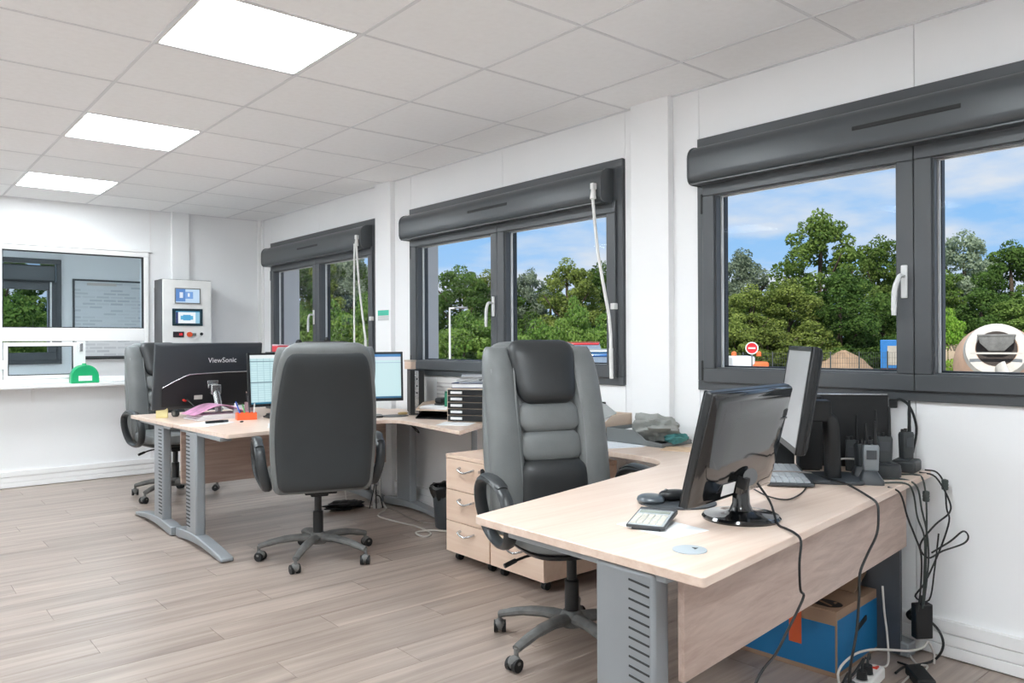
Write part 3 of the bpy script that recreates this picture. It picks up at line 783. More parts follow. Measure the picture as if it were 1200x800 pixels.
def executive_chair(label, loc, rotz):
    t = thing('office_chair', label, 'chair', loc, rotz, group='padded high-backed office chairs')
    R, hub = 0.335, 0.115
    base = add('star_base', MB().lathe([(0.0, 0.085), (0.045, 0.085), (0.052, 0.10), (0.048, 0.135), (0.035, 0.15), (0, 0.15)], n=20), BASEP, t)
    for k in range(5):
        a = 2*PI*k/5+0.45
        M = Matrix.Rotation(a, 4, 'Z')
        pts = [(0.03, 0, 0.118), (0.12, 0, 0.122), (0.22, 0, 0.112), (0.30, 0, 0.092), (R, 0, 0.082)]
        add('base_leg', MB().tube(pts, [0.030, 0.027, 0.024, 0.021, 0.019], 10, sub=3, flat=(0.80, 1.0), upv=(0,0,1), M=M), BASEP, base)
        c = MB()
        p = M @ Vector((R, 0, 0)); h = Matrix.Translation((p.x, p.y, 0)) @ Matrix.Rotation(a+k*1.3, 4, 'Z')
        c.cyl((0.012, -0.026, 0.026), (0.012, -0.008, 0.026), 0.026, n=14, M=h).cyl((0.012, 0.008, 0.026), (0.012, 0.026, 0.026), 0.026, n=14, M=h)
        cs = add('caster', c, BLACKM, base)
        hd = MB()
        for s in range(2):
            pass
        hd.ell((0.010, 0, 0.034), (0.028, 0.028, 0.026), 14, 8, M=h).cyl((0, 0, 0.05), (0, 0, 0.085), 0.009, n=8, M=h)
        add('caster_hood', hd, BASEP, cs)
    add('gas_lift', MB().lathe([(0.030, 0.14), (0.030, 0.27), (0.026, 0.275), (0.021, 0.276), (0.021, 0.41), (0, 0.41)], n=18), BLACKP, t)
    me = MB().box(-0.09, 0.09, -0.15, 0.13, 0.395, 0.435).box(-0.05, 0.05, -0.08, 0.06, 0.37, 0.395)
    mech = add('tilt_mechanism', me, BLACKP, t, 0.006)
    add('lever', MB().tube([(0.08, 0.02, 0.405), (0.20, 0.03, 0.40), (0.27, 0.035, 0.385)], 0.006, 8).tube([(0.26, 0.034, 0.388), (0.31, 0.04, 0.372)], 0.010, 8, sub=1), BLACKP, mech)
    # seat
    seat = MB()
    seat.ell((0, 0.02, 0.495), (0.285, 0.275, 0.058), 32, 10, p=3.6)
    add('seat', seat, LEATH, t)
    add('seat_shell', MB().ell((0, 0.01, 0.448), (0.262, 0.262, 0.026), 28, 6, p=4), BLACKP, t)
    add('seat_panel', MB().ell((0, 0.02, 0.538), (0.150, 0.23, 0.020), 24, 8, p=3), LEATH_B, t)
    # backrest: padded body, then the cushions on its front
    rows = []
    for k in range(25):
        q = (1-math.cos(PI*k/24))/2; z = 0.425+(1.262-0.425)*q
        hw = 0.268+0.032*math.sin(PI*min(1, q*1.1))-0.022*q
        eb, et = min(1, q/0.05), min(1, (1-q)/0.17)
        sb = max(0, 1-(1-eb)**2)**0.5; stp = max(0, 1-(1-et)**2.6)**(1/2.6)
        rows.append((0, spine(z)-0.012, z, hw*(0.86+0.14*sb)*(0.50+0.50*stp), 0.058*(0.15+0.85*min(sb, max(0, 1-(1-min(1, (1-q)/0.07))**2)**0.5))))
    add('backrest', MB().loft(rows, 36, 3.4), LEATH, t)
    cov = []
    for k in range(23):
        q = (1-math.cos(PI*k/22))/2; z = 0.440+(1.215-0.440)*q
        hw = 0.246+0.030*math.sin(PI*min(1, q*1.1))-0.020*q
        eb, et = min(1, q/0.07), min(1, (1-q)/0.16)
        sb = max(0, 1-(1-eb)**2)**0.5; stp = max(0, 1-(1-et)**2.6)**(1/2.6)
        cov.append((0, spine(z)-0.046, z, hw*(0.84+0.16*sb)*(0.58+0.42*stp), 0.006+0.030*min(sb, stp)))
    add('back_cover', MB().loft(cov, 32, 4.5), LEATH_BACK, t)
    for s in (-1, 1):
        add('side_bolster', MB().loft(pad_rows(s*0.204, 0.47, 1.238, 0.080, 0.062, 0.026, 22, 0.20, 0.12), 20, 2.6), LEATH, t)
        pts = [(s*(0.147+0.012*math.sin((z-0.6)*6)), spine(z)+0.0765, z) for z in np.linspace(0.58, 1.15, 11)]
        pts2 = [(s*(0.258-0.012*(z-0.5)), spine(z)+0.0725, z) for z in np.linspace(0.54, 1.14, 11)]
        add('seam', MB().tube(pts2, 0.0042, 6, sub=2), PIPE, t)
        add('seam', MB().tube(pts, 0.0042, 6, sub=2), PIPE, t)
    add('head_cushion', MB().loft(pad_rows(0, 0.985, 1.268, 0.132, 0.052, 0.060, 16, 0.24, -0.26), 28, 3.0), LEATH_B, t, label='black padded head cushion')
    add('mid_cushion', MB().loft(pad_rows(0, 0.862, 0.995, 0.142, 0.034, 0.052, 12, 0.34), 24, 3.2), LEATH, t)
    add('mid_cushion', MB().loft(pad_rows(0, 0.735, 0.872, 0.142, 0.036, 0.050, 12, 0.34), 24, 3.2), LEATH, t)
    add('lumbar_cushion', MB().loft(pad_rows(0, 0.50, 0.750, 0.158, 0.050, 0.056, 14, 0.26), 24, 3.2), LEATH_B, t, label='black padded lumbar cushion')
    for s in (-1, 1):
        pts = [(s*0.300, -0.185, 0.47), (s*0.325, -0.205, 0.57), (s*0.335, -0.185, 0.66), (s*0.340, -0.09, 0.698), (s*0.343, 0.04, 0.698), (s*0.342, 0.14, 0.665), (s*0.338, 0.185, 0.59), (s*0.328, 0.15, 0.50), (s*0.305, 0.03, 0.448), (s*0.295, -0.10, 0.44)]
        add('armrest', MB().tube(pts, 0.019, 10, closed=True, sub=4, flat=(1.45, 0.85), upv=(1, 0, 0)), ARM, t)
        add('armrest_pad', MB().tube([(s*0.335, -0.175, 0.686), (s*0.340, -0.09, 0.713), (s*0.343, 0.04, 0.712), (s*0.342, 0.115, 0.692)], [0.012, 0.016, 0.016, 0.012], 10, sub=4, flat=(1.75, 0.75), upv=(1, 0, 0)), ARM, t)
    return t
executive_chair('grey and black leather office chair turned towards the camera at the near desk', (2.263, 2.30, 0), math.radians(160))
executive_chair('grey leather office chair seen from behind at the left desks', (2.07, 4.22, 0), math.radians(-19))
executive_chair('dark office chair behind the big black monitor, near the far wall', (2.02, 6.72, 0), math.radians(186))
# ================================================================== THINGS ON AND AROUND THE NEAR DESK
def monitor(label, base_loc, yaw, w, h, cz, tilt, screen, base='round', back=GLOSSB, panel_off=(0,0), neck=True, bez=0.014, body=BLACKP, group=None):
    """screen looks along the direction yaw; cz is the height of its middle above the table"""
    t = thing('monitor', label, 'monitor', base_loc, yaw-PI/2, group=group)
    P = Matrix.Translation((panel_off[0], panel_off[1], cz)) @ Matrix.Rotation(tilt, 4, 'X')
    pl = MB().box(-w/2, w/2, -0.016, 0.008, -h/2, h/2, P)
    pan = add('housing', pl, body, t, 0.006)
    bk = MB()
    rows = [(-0.014, 1.0), (-0.026, 0.97), (-0.036, 0.86), (-0.044, 0.62), (-0.046, 0.5)]
    R = []
    for yy, s in rows:
        a, b2 = w/2*s, h/2*(s if s > 0.9 else s*0.98)
        R.append([(-a, yy, -b2), (a, yy, -b2), (a, yy, b2), (-a, yy, b2)])
    bk.rings(R, M=P)
    add('rear_cover', bk, back, pan, 0.008, segs=3)
    add('screen', MB().box(-w/2+bez, w/2-bez, 0.0078, 0.0092, -h/2+bez*1.3, h/2-bez, P), screen, pan, smooth=False)
    bz = MB()
    bz.box(-w/2+0.002, w/2-0.002, 0.007, 0.0105, h/2-bez, h/2-0.002, P).box(-w/2+0.002, w/2-0.002, 0.007, 0.0105, -h/2+0.002, -h/2+bez*1.3, P)
    bz.box(-w/2+0.002, -w/2+bez, 0.007, 0.0105, -h/2, h/2, P).box(w/2-bez, w/2-0.002, 0.007, 0.0105, -h/2, h/2, P)
    add('bezel', bz, body, pan)
    if neck:
        if base == 'round':
            st = MB().lathe([(0.112, 0.0), (0.114, 0.006), (0.108, 0.013), (0.05, 0.018), (0.034, 0.026), (0.026, 0.045), (0.024, 0.08), (0.026, 0.10)], n=40)
            add('stand', st, back, t)
            add('neck', MB().tube([(0, 0, 0.08), (0, -0.01, 0.12), (panel_off[0], panel_off[1]-0.04, cz-h*0.30)], [0.028, 0.032, 0.036], 14, flat=(1.3, 0.7), upv=(1, 0, 0)), back, t)
        else:
            add('stand', MB().prism(round_poly([(-0.11, -0.09), (0.11, -0.09), (0.11, 0.09), (-0.11, 0.09)], 0.05), 0, 0.012), body, t, 0.003)
            add('neck', MB().box(-0.035, 0.035, -0.065, -0.045, 0.010, cz), body, t, 0.004)
    return t, pan, P
SCR_OFF = pm('dark_screen', (38, 41, 44), 0.18, spec=0.6)
SCR_REFLECT = pm('screen_wall_reflection', (172, 174, 176), 0.34, var=0.05)  # reflection of the wall painted in as the grey screen colour
m1, m1p, P1 = monitor('glossy black monitor seen from behind on the near desk', (2.0, 1.318, DZ), math.radians(97), 0.51, 0.335, 0.226, math.radians(14), SCR_OFF, 'round', GLOSSB, (0.0, 0.01))
add('vent_recess', MB().box(-0.14, 0.215, -0.041, -0.036, 0.075, 0.100, P1), SLOT_SHADE, m1p, 0.006)
add('vent_ledge', MB().box(-0.14, 0.215, -0.044, -0.036, 0.068, 0.074, P1), GLOSSB, m1p, 0.002)
add('rating_label', MB().box(-0.13, -0.055, -0.0475, -0.0465, -0.135, -0.10, P1), PAPER, m1p)
add('video_plug', MB().box(-0.045, -0.022, -0.075, -0.044, -0.12, -0.085, P1), BLACKM, m1p, 0.003)
m2, m2p, P2 = monitor('monitor turned away with the wall reflection painted grey on its screen, behind the glossy one', (2.80, 1.46, DZ), math.radians(129), 0.50, 0.385, 0.312, math.radians(9), SCR_REFLECT, 'none', BLACKM, (0.0, 0.125), neck=False, bez=0.018)
add('stand', MB().prism(round_poly([(-0.12, -0.10), (0.12, -0.10), (0.10, 0.10), (-0.10, 0.10)], 0.03), 0, 0.014), CHARC, m2, 0.004)
add('neck', MB().loft([(0, -0.01, 0.012, 0.045, 0.026), (0, -0.005, 0.20, 0.045, 0.024), (0, 0.0, 0.235, 0.042, 0.022), (0, 0.01, 0.255, 0.03, 0.012)], 20, 5), BLACKM, m2)
add('neck_trim', MB().box(0.044, 0.049, -0.02, 0.01, 0.03, 0.16), STEEL, m2, 0.001)
add('hinge_block', MB().box(-0.04, 0.04, 0.0, 0.085, 0.22, 0.30), BLACKM, m2, 0.006)

# upright black boxes and the computer behind
def slab(label, loc, rot, w, d, h, mat=BLACKM):
    t = thing('speaker', label, 'speaker', loc, rot, group='black desktop speakers')
    add('cabinet', MB().box(-w/2, w/2, -d/2, d/2, 0.004, h), mat, t, 0.005)
    add('grille', MB().box(-w/2+0.006, w/2-0.006, d/2, d/2+0.004, 0.02, h-0.012), CHARC, t, 0.002)
    for sx in (-1, 1): add('foot', MB().box(sx*w*0.3-0.008, sx*w*0.3+0.008, -d/2+0.01, d/2-0.01, 0, 0.005), BLACKP, t)
    return t
slab('slim black upright speaker just behind the grey-screened monitor', (2.93, 1.74, DZ), math.radians(40), 0.055, 0.10, 0.325)
slab('slim black upright speaker leaning by the dark computer case', (2.965, 1.632, DZ), math.radians(40), 0.055, 0.09, 0.30)
pc = thing('computer_case', 'flat black computer case standing on edge below the near window', 'computer', (3.145, 1.575, DZ), math.radians(-48))
add('case', MB().box(-0.165, 0.165, -0.03, 0.03, 0.004, 0.300), BLACKM, pc, 0.005)
add('top_highlight', MB().box(-0.163, 0.163, -0.028, 0.028, 0.298, 0.304), STEEL, pc, 0.002)  # highlight along the top edge, drawn as a pale metal strip
add('port_panel', MB().box(0.160, 0.168, -0.022, 0.022, 0.05, 0.29), STEEL, pc, 0.001)
for k in range(4): add('port', MB().box(0.166, 0.171, -0.012, 0.012, 0.08+k*0.05, 0.10+k*0.05), BLACKP, pc)
add('connector', MB().box(0.168, 0.205, -0.016, 0.016, 0.245, 0.28), BLACKM, pc, 0.004)
for sx in (-1, 1): add('foot', MB().box(sx*0.12-0.02, sx*0.12+0.02, -0.03, 0.03, 0, 0.006), BLACKP, pc)

# keyboard
def keyboard(label, loc, rot, w=0.44, d=0.15, body=CHARC, keymat=None):
    t = thing('keyboard', label, 'keyboard', loc, rot)
    b = MB(); b.prism(round_poly([(-w/2, -d/2), (w/2, -d/2), (w/2, d/2), (-w/2, d/2)], 0.012), 0.004, 0.016)
    add('body', b, body, t, 0.003)
    kk = MB()
    nx = 19; kw = (w-0.024)/nx
    for r in range(6):
        y0 = -d/2+0.012+r*(d-0.024)/6
        for c in range(nx):
            if c in (14,): continue
            if r == 0 and 3 <= c <= 8:
                if c == 3: kk.box(-w/2+0.012+3*kw+0.001, -w/2+0.012+9*kw-0.001, y0+0.001, y0+(d-0.024)/6-0.002, 0.016, 0.021)
                continue
            kk.box(-w/2+0.012+c*kw+0.0012, -w/2+0.012+(c+1)*kw-0.0012, y0+0.0012, y0+(d-0.024)/6-0.0022, 0.016, 0.021)
    add('keys', kk, keymat or pm('key_grey', (186, 191, 196), 0.4), t, kind='stuff')
    for sx in (-1, 1): add('foot', MB().box(sx*w*0.42-0.01, sx*w*0.42+0.01, -0.05, 0.05, 0, 0.005), BLACKM, t)
    return t
keyboard('keyboard with grey keys pushed under the grey-screened monitor', (2.72, 1.605, DZ), math.radians(217), 0.44, 0.165)

# mouse mat with wrist rest, and mouse
mm = thing('mouse_mat', 'dark mouse mat with padded wrist rest on the near desk', 'mouse mat', (2.03, 1.575, DZ), math.radians(-46))
mp_poly = [(0.125*math.cos(a)*1.0, 0.105*math.sin(a)) for a in np.linspace(0, 2*PI, 28)[:-1]]
add('mat', MB().prism(mp_poly, 0.0, 0.005), CHARC, mm, 0.001)
add('wrist_rest', MB().ell((-0.085, 0.0, 0.012), (0.045, 0.052, 0.017), 18, 8, p=2.3), pm('gel_grey', (84, 92, 98), 0.28), mm)
ms = thing('computer_mouse', 'small black computer mouse on its dark mat', 'mouse', (2.045, 1.60, DZ+0.005), math.radians(150))
add('shell', MB().ell((0, 0, 0.017), (0.050, 0.031, 0.017), 20, 10, p=2.5), BLACKP, ms)
add('wheel', MB().cyl((0.026, -0.004, 0.030), (0.026, 0.004, 0.030), 0.007, n=12), GREYP, ms)

# paper with pocket calculator
add('paper_sheet', MB().box(-0.075, 0.075, -0.105, 0.105, 0, 0.0012, rz(math.radians(-4), (1.735, 1.40, DZ))), PAPER, label='white sheet of paper under the calculator', cat='paper')
ca = thing('calculator', 'grey desk calculator lying on a sheet of paper', 'calculator', (1.742, 1.44, DZ+0.0012), math.radians(-64))
cb = MB(); 
prof = [(-0.085, 0.006), (0.085, 0.016), (0.085, 0.030), (0.06, 0.027), (-0.085, 0.014)]
cb.v = [(-0.055, y, z) for y, z in prof]+[(0.055, y, z) for y, z in prof]
cb.f = [tuple(range(5)), tuple(range(9, 4, -1))]+[(i, 5+i, 5+(i+1) % 5, (i+1) % 5) for i in range(5)]
add('body', cb, CHARC, ca, 0.002)
add('rest', MB().box(-0.04, 0.04, 0.055, 0.07, 0, 0.016).box(-0.04, 0.04, -0.08, -0.07, 0, 0.008), CHARC, ca)
tilt_c = math.atan2(0.013, 0.145)
MC = Matrix.Translation((0, -0.0125, 0.0206)) @ Matrix.Rotation(tilt_c, 4, 'X')
add('face', MB().box(-0.05, 0.05, -0.07, 0.07, -0.001, 0.0016, MC), pm('calc_face', (180, 186, 190), 0.35), ca, 0.001)
ckm = pm('calc_key', (214, 210, 200), 0.45)
for r in range(5):
    for c in range(5):
        add('key', MB().box(-0.045+c*0.0185, -0.045+c*0.0185+0.0145, -0.064+r*0.0175, -0.064+r*0.0175+0.0125, 0.0016, 0.005, MC), ckm, ca)
add('display', MB().box(-0.044, 0.044, 0.038, 0.062, 0.0016, 0.003, MC), pm('calc_lcd', (140, 150, 140), 0.2), ca)

# hand-held radios in their charging cradles
def radio(label, loc, rot, h=0.105, front=RADIO, ant=0.12):
    t = thing('walkie_talkie', label, 'radio', loc, rot, group='hand-held radios on charge')
    add('body', MB().loft([(0,0,0.0,0.026,0.016), (0,0,h*0.5,0.028,0.017), (0,0,h*0.9,0.029,0.018), (0,0,h,0.026,0.015)], 18, 5), front, t, 0.002)
    add('antenna', MB().tube([(-0.017, 0, h-0.004), (-0.017, 0, h+0.03), (-0.017, 0, h+ant)], [0.0075, 0.0065, 0.0045], 10, sub=2), BLACKM, t)
    for x, hh in ((0.004, 0.014), (0.019, 0.012)):
        add('knob', MB().cyl((x, 0, h-0.003), (x, 0, h+hh), 0.007, 0.006, 12), BLACKM, t)
    add('speaker_grille', MB().box(-0.018, 0.018, 0.0165, 0.0195, h*0.45, h*0.8), CHARC, t, 0.002)
    return t
def cradle(label, loc, rot, kind='round'):
    t = thing('charging_cradle', label, 'charger', loc, rot, group='radio charging cradles')
    if kind == 'round':
        add('shell', MB().lathe([(0.058, 0.0), (0.060, 0.02), (0.056, 0.045), (0.046, 0.050), (0.0, 0.050)], n=28), RADIO, t)
        add('slot_rim', MB().box(-0.034, 0.034, -0.022, 0.022, 0.048, 0.053), CHARC, t, 0.003)
    elif kind == 'box':
        add('shell', MB().box(-0.055, 0.055, -0.045, 0.045, 0, 0.048), RADIO, t, 0.010, segs=3)
        add('slot_rim', MB().box(-0.034, 0.034, -0.022, 0.022, 0.046, 0.052), CHARC, t, 0.003)
    else:
        add('shell', MB().loft([(0,0,0.0,0.052,0.042), (0,0,0.012,0.052,0.042), (0,0.004,0.042,0.030,0.026), (0,0.004,0.046,0.026,0.022)], 16, 6), CHARC, t)
    return t
cradle('small sloped charging cradle at the front edge of the near desk', (2.845, 1.325, DZ), math.radians(30), 'slope')
radio('silver and black hand-held radio standing in the front sloped cradle', (2.845, 1.328, DZ+0.0462), math.radians(130), 0.095, pm('radio_silver', (132, 138, 142), 0.3, metal=0.5), 0.085)
cradle('second sloped charging cradle, just behind the front one', (2.93, 1.395, DZ), math.radians(30), 'slope')
radio('slim dark hand-held radio in the second sloped cradle', (2.93, 1.398, DZ+0.0462), math.radians(150), 0.085, RADIO, 0.075)
cradle('round black charging cradle near the desk corner', (3.035, 1.362, DZ), 0, 'round')
radio('black hand-held radio in the round cradle', (3.035, 1.362, DZ+0.0532), math.radians(120), 0.10, RADIO, 0.115)
cradle('boxy black charging cradle in the corner against the wall', (3.205, 1.352, DZ), math.radians(10), 'box')
radio('black hand-held radio with long antenna in the corner cradle by the wall', (3.205, 1.352, DZ+0.0522), math.radians(160), 0.105, RADIO, 0.125)
radio('black hand-held radio standing in front of the computer case', (3.06, 1.50, DZ), math.radians(120), 0.125, RADIO, 0.10)
radio('black hand-held radio with a pale rim standing in front of the computer case', (3.115, 1.45, DZ), math.radians(120), 0.125, pm('radio_rim', (58, 60, 62), 0.3), 0.12)

# letter trays, crate and papers on the return by the wall
BEIGE = pm('beige_tray', (204, 184, 166), 0.5)
def letter_tray(label, loc, rot, mat, w=0.25, d=0.33, h=0.06, legs=0.0):
    t = thing('letter_tray', label, 'tray', loc, rot)
    add('base', MB().box(-w/2, w/2, -d/2, d/2, legs, legs+0.006), mat, t)
    for s in (-1, 1):
        sd = MB(); pr = [(-d/2, legs), (d/2, legs), (d/2, legs+h), (-d/2+0.10, legs+h), (-d/2, legs+0.012)]
        x0, x1 = (w/2-0.005, w/2) if s > 0 else (-w/2, -w/2+0.005)
        sd.v = [(x0, y, z) for y, z in pr]+[(x1, y, z) for y, z in pr]
        sd.f = [tuple(range(5)), tuple(range(9, 4, -1))]+[(i, 5+i, 5+(i+1) % 5, (i+1) % 5) for i in range(5)]
        add('side', sd, mat, t, 0.002)
    add('back', MB().box(-w/2, w/2, d/2-0.005, d/2, legs, legs+h), mat, t, 0.002)
    return t
letter_tray('beige letter tray on the desk return, lower of the stacked pair', (3.15, 2.985, DZ), math.radians(-84), BEIGE, 0.25, 0.30, 0.062)
letter_tray('beige letter tray full of papers, upper of the stacked pair', (3.15, 2.975, DZ+0.0625), math.radians(-84), BEIGE, 0.25, 0.30, 0.062)
def sheaf(name, label, loc, rot, w, d, n, mat, cat='papers', jitter=0.012, th=0.004):
    t = thing(name, label, cat, loc, rot)
    for k in range(n):
        M = Matrix.Translation((random.uniform(-jitter, jitter), random.uniform(-jitter, jitter), k*th)) @ Matrix.Rotation(random.uniform(-0.12, 0.12), 4, 'Z')
        add('sheet', MB().box(-w/2, w/2, -d/2, d/2, 0, th*0.85, M), mat, t)
    return t
sheaf('paper_stack', 'stack of loose papers in the upper beige tray', (3.145, 2.98, DZ+0.069), math.radians(6), 0.20, 0.19, 5, PAPER, th=0.007)
add('folded_papers', MB().rings([[(x, y, z), (x, y, z+0.003), (x+0.13, y, z+0.003+0.02), (x+0.13, y, z+0.02)] for x, y, z in ((0, -0.10, 0.0), (0.0, -0.03, 0.045), (0.01, 0.05, 0.06), (0.02, 0.10, 0.035))], M=rz(0.2, (3.07, 2.98, DZ+0.105))), pm('grey_paper', (176, 180, 180), 0.6), label='curled grey papers on top of the tray stack', cat='papers')
crate = thing('storage_crate', 'shallow grey plastic crate on the desk by the white post', 'crate', (3.135, 2.615, DZ), math.radians(-88))
CR = pm('crate_grey', (104, 108, 108), 0.5)
w_, d_, h_ = 0.36, 0.25, 0.075
add('base', MB().box(-w_/2, w_/2, -d_/2, d_/2, 0, 0.006), CR, crate)
for s in (-1, 1):
    pr = [(-w_/2, 0.0), (w_/2, 0.0), (w_/2, 0.02), (w_/2-0.10, 0.03), (w_/2-0.18, h_), (-w_/2, h_)]
    sd = MB(); y0, y1 = (d_/2-0.006, d_/2) if s > 0 else (-d_/2, -d_/2+0.006)
    n6 = len(pr)
    sd.v = [(x, y0, z) for x, z in pr]+[(x, y1, z) for x, z in pr]
    sd.f = [tuple(range(n6)), tuple(range(2*n6-1, n6-1, -1))]+[(i, n6+i, n6+(i+1) % n6, (i+1) % n6) for i in range(n6)]
    add('side', sd, CR, crate, 0.003)
add('end', MB().box(-w_/2, -w_/2+0.006, -d_/2, d_/2, 0, h_), CR, crate, 0.003)
add('end', MB().box(w_/2-0.006, w_/2, -d_/2, d_/2, 0, 0.02), CR, crate, 0.003)
def crumple(name, label, c, r, mat, cat, amp=0.35, seed=1):
    q = np.random.default_rng(seed); mb = MB().ell((0,0,0), (1,1,1), 44, 24)
    ph = q.uniform(0, 6.28, 12); fr = q.uniform(2, 7, (12, 3))
    v = []
    for x, y, z in mb.v:
        d = 1+amp*sum(math.sin(fr[i,0]*x+fr[i,1]*y+fr[i,2]*z+ph[i]) for i in range(12))/7-amp*0.55*abs(math.sin(4.2*x+3.1*y+ph[0]+1.5*math.sin(3*z)))-amp*0.4*abs(math.sin(5.3*y-2.6*x+ph[1]+2*z))+amp*0.5
        v.append((c[0]+x*r[0]*d, c[1]+y*r[1]*d, c[2]+max(-1.0, z*d)*r[2]))
    mb.v = v
    return add(name, mb, mat, label=label, cat=cat, angle=60)
crumple('work_jacket', 'crumpled grey work jacket heaped in the grey crate', (3.14, 2.57, DZ+0.070), (0.10, 0.13, 0.062), pm('jacket_grey', (148, 150, 146), 0.85, var=0.12, vscale=20), 'jacket', 0.4, 3)
crumple('work_glove', 'teal and grey work glove on the edge of the crate', (3.145, 2.45, DZ+0.035), (0.06, 0.055, 0.024), pm('glove_teal', (72, 132, 132), 0.8, var=0.2, vscale=25), 'glove', 0.35, 5)
sheaf('paper_stack', 'pale documents lying in the grey crate beside the jacket', (3.14, 2.70, DZ+0.0065), math.radians(10), 0.20, 0.13, 6, PAPER, th=0.009)
sheaf('document_sheets', 'two printed sheets lying flat on the desk return', (2.97, 2.70, DZ), math.radians(-20), 0.21, 0.29, 2, print_mat('print_flat', (232, 236, 242), (196, 204, 216), 0.035, 'y'), 'papers', 0.02, 0.0015)
add('cardboard_sheet', MB().box(-0.07, 0.07, -0.09, 0.09, 0, 0.003, rz(0.4, (3.05, 2.335, DZ))), pm('kraft', (206, 178, 148), 0.7), label='flat piece of kraft card beside the grey crate', cat='card')
sk = thing('wall_socket', 'black wall socket on the white wall behind the near chair', 'socket', (XW-0.002, 3.115, 0.875))
add('plate', MB().box(-0.010, 0, -0.045, 0.045, -0.03, 0.035), BLACKP, sk, 0.004)
add('insert', MB().box(-0.013, -0.009, -0.03, 0.03, -0.02, 0.025), CHARC, sk, 0.003)

# ------------------------------------------------------------------ cables
CABLE = pm('black_cable', (26, 28, 29), 0.5)
CABLE_G = pm('green_grey_cable', (62, 70, 68), 0.55)
CABLE_W = pm('white_cable', (206, 202, 196), 0.5)
CABLE_GR = pm('grey_cable', (140, 132, 126), 0.55)
def cable(label, pts, r=0.0035, mat=CABLE, n=6):
    return add('cable', MB().tube(pts, r, n, sub=5), mat, label=label, cat='cable')
cable('black monitor cable hanging over the desk front from the glossy monitor', [(2.01, 1.27, 0.845), (2.03, 1.24, 0.79), (2.00, 1.20, 0.741), (1.96, 1.15, 0.741), (1.932, 1.108, 0.741), (1.912, 1.078, 0.728), (1.89, 1.070, 0.674), (1.903, 1.075, 0.603), (1.925, 1.078, 0.581), (1.88, 1.071, 0.552), (1.814, 1.063, 0.515), (1.747, 1.054, 0.48), (1.627, 1.038, 0.44), (1.56, 1.05, 0.25), (1.70, 1.12, 0.02), (2.2, 1.25, 0.008)], 0.0036)
cable('thick black cable crossing the desk from the keyboard and hanging at the front', [(2.84, 1.566, 0.745), (2.72, 1.42, 0.752), (2.66, 1.32, 0.752), (2.565, 1.205, 0.742), (2.548, 1.170, 0.728), (2.54, 1.160, 0.699), (2.524, 1.158, 0.633), (2.425, 1.144, 0.584), (2.361, 1.136, 0.54), (2.353, 1.135, 0.468), (2.329, 1.132, 0.369), (2.30, 1.14, 0.25), (2.40, 1.2, 0.05), (2.55, 1.27, 0.01)], 0.004)
cable('grey mouse cable curving over the desk in front of the keyboard', [(2.12, 1.56, 0.742), (2.25, 1.53, 0.739), (2.40, 1.60, 0.739), (2.56, 1.66, 0.76), (2.68, 1.58, 0.765), (2.74, 1.50, 0.762)], 0.0028, CABLE_GR)
cable('thin black cable looping on the desk before the keyboard', [(2.42, 1.55, 0.739), (2.33, 1.43, 0.739), (2.33, 1.36, 0.739), (2.46, 1.385, 0.739), (2.60, 1.44, 0.7395)], 0.0026)
cable('pale cable looped between the radios and the monitor stand', [(2.865, 1.50, 0.79), (2.93, 1.47, 0.80), (2.98, 1.43, 0.795), (3.0, 1.40, 0.79)], 0.004, CABLE_W)
cable('thick black cable arching from the computer case down behind the radios', [(3.272, 1.435, 0.995), (3.283, 1.41, 1.015), (3.285, 1.37, 0.985), (3.285, 1.345, 0.90), (3.285, 1.36, 0.80)], 0.005)
H = {
 'grey-green cable hanging straight down from the round cradle': [(3.10, 1.33, 0.738), (3.13, 1.285, 0.738), (3.14, 1.262, 0.72), (3.16, 1.258, 0.62), (3.165, 1.262, 0.45), (3.17, 1.27, 0.30), (3.19, 1.30, 0.16)],
 'grey-green cable dropping from the front cradle to the power adapter': [(2.86, 1.30, 0.738), (2.92, 1.235, 0.737), (2.95, 1.22, 0.70), (3.02, 1.235, 0.60), (3.12, 1.25, 0.50), (3.14, 1.26, 0.36), (3.15, 1.27, 0.22)],
 'grey-green cable leaving the second cradle over the desk edge': [(2.93, 1.345, 0.738), (3.0, 1.275, 0.737), (3.02, 1.235, 0.71), (3.06, 1.235, 0.62), (3.13, 1.245, 0.52), (3.155, 1.25, 0.40), (3.17, 1.275, 0.22)],
 'dark cable from the corner cradle falling beside the wall': [(3.25, 1.30, 0.742), (3.268, 1.262, 0.735), (3.27, 1.235, 0.69), (3.265, 1.225, 0.60), (3.262, 1.215, 0.55), (3.24, 1.24, 0.44), (3.20, 1.28, 0.31), (3.18, 1.31, 0.25), (3.21, 1.27, 0.24), (3.225, 1.255, 0.36), (3.24, 1.245, 0.50)],
 'dark cable tied in a loose loop below the desk corner': [(3.20, 1.30, 0.738), (3.24, 1.255, 0.72), (3.265, 1.215, 0.63), (3.25, 1.21, 0.585), (3.18, 1.235, 0.545), (3.13, 1.27, 0.47), (3.15, 1.25, 0.42), (3.20, 1.215, 0.445), (3.262, 1.165, 0.472), (3.272, 1.15, 0.50), (3.262, 1.165, 0.52), (3.235, 1.20, 0.48), (3.16, 1.24, 0.44)],
 'thin dark cable falling along the end panel': [(2.80, 1.245, 0.737), (2.83, 1.215, 0.715), (2.90, 1.22, 0.62), (3.0, 1.235, 0.53), (3.09, 1.25, 0.44), (3.11, 1.26, 0.32), (3.13, 1.28, 0.21)],
}
for lb, pts in H.items(): cable(lb, pts, 0.0034, CABLE_G if 'green' in lb else CABLE)
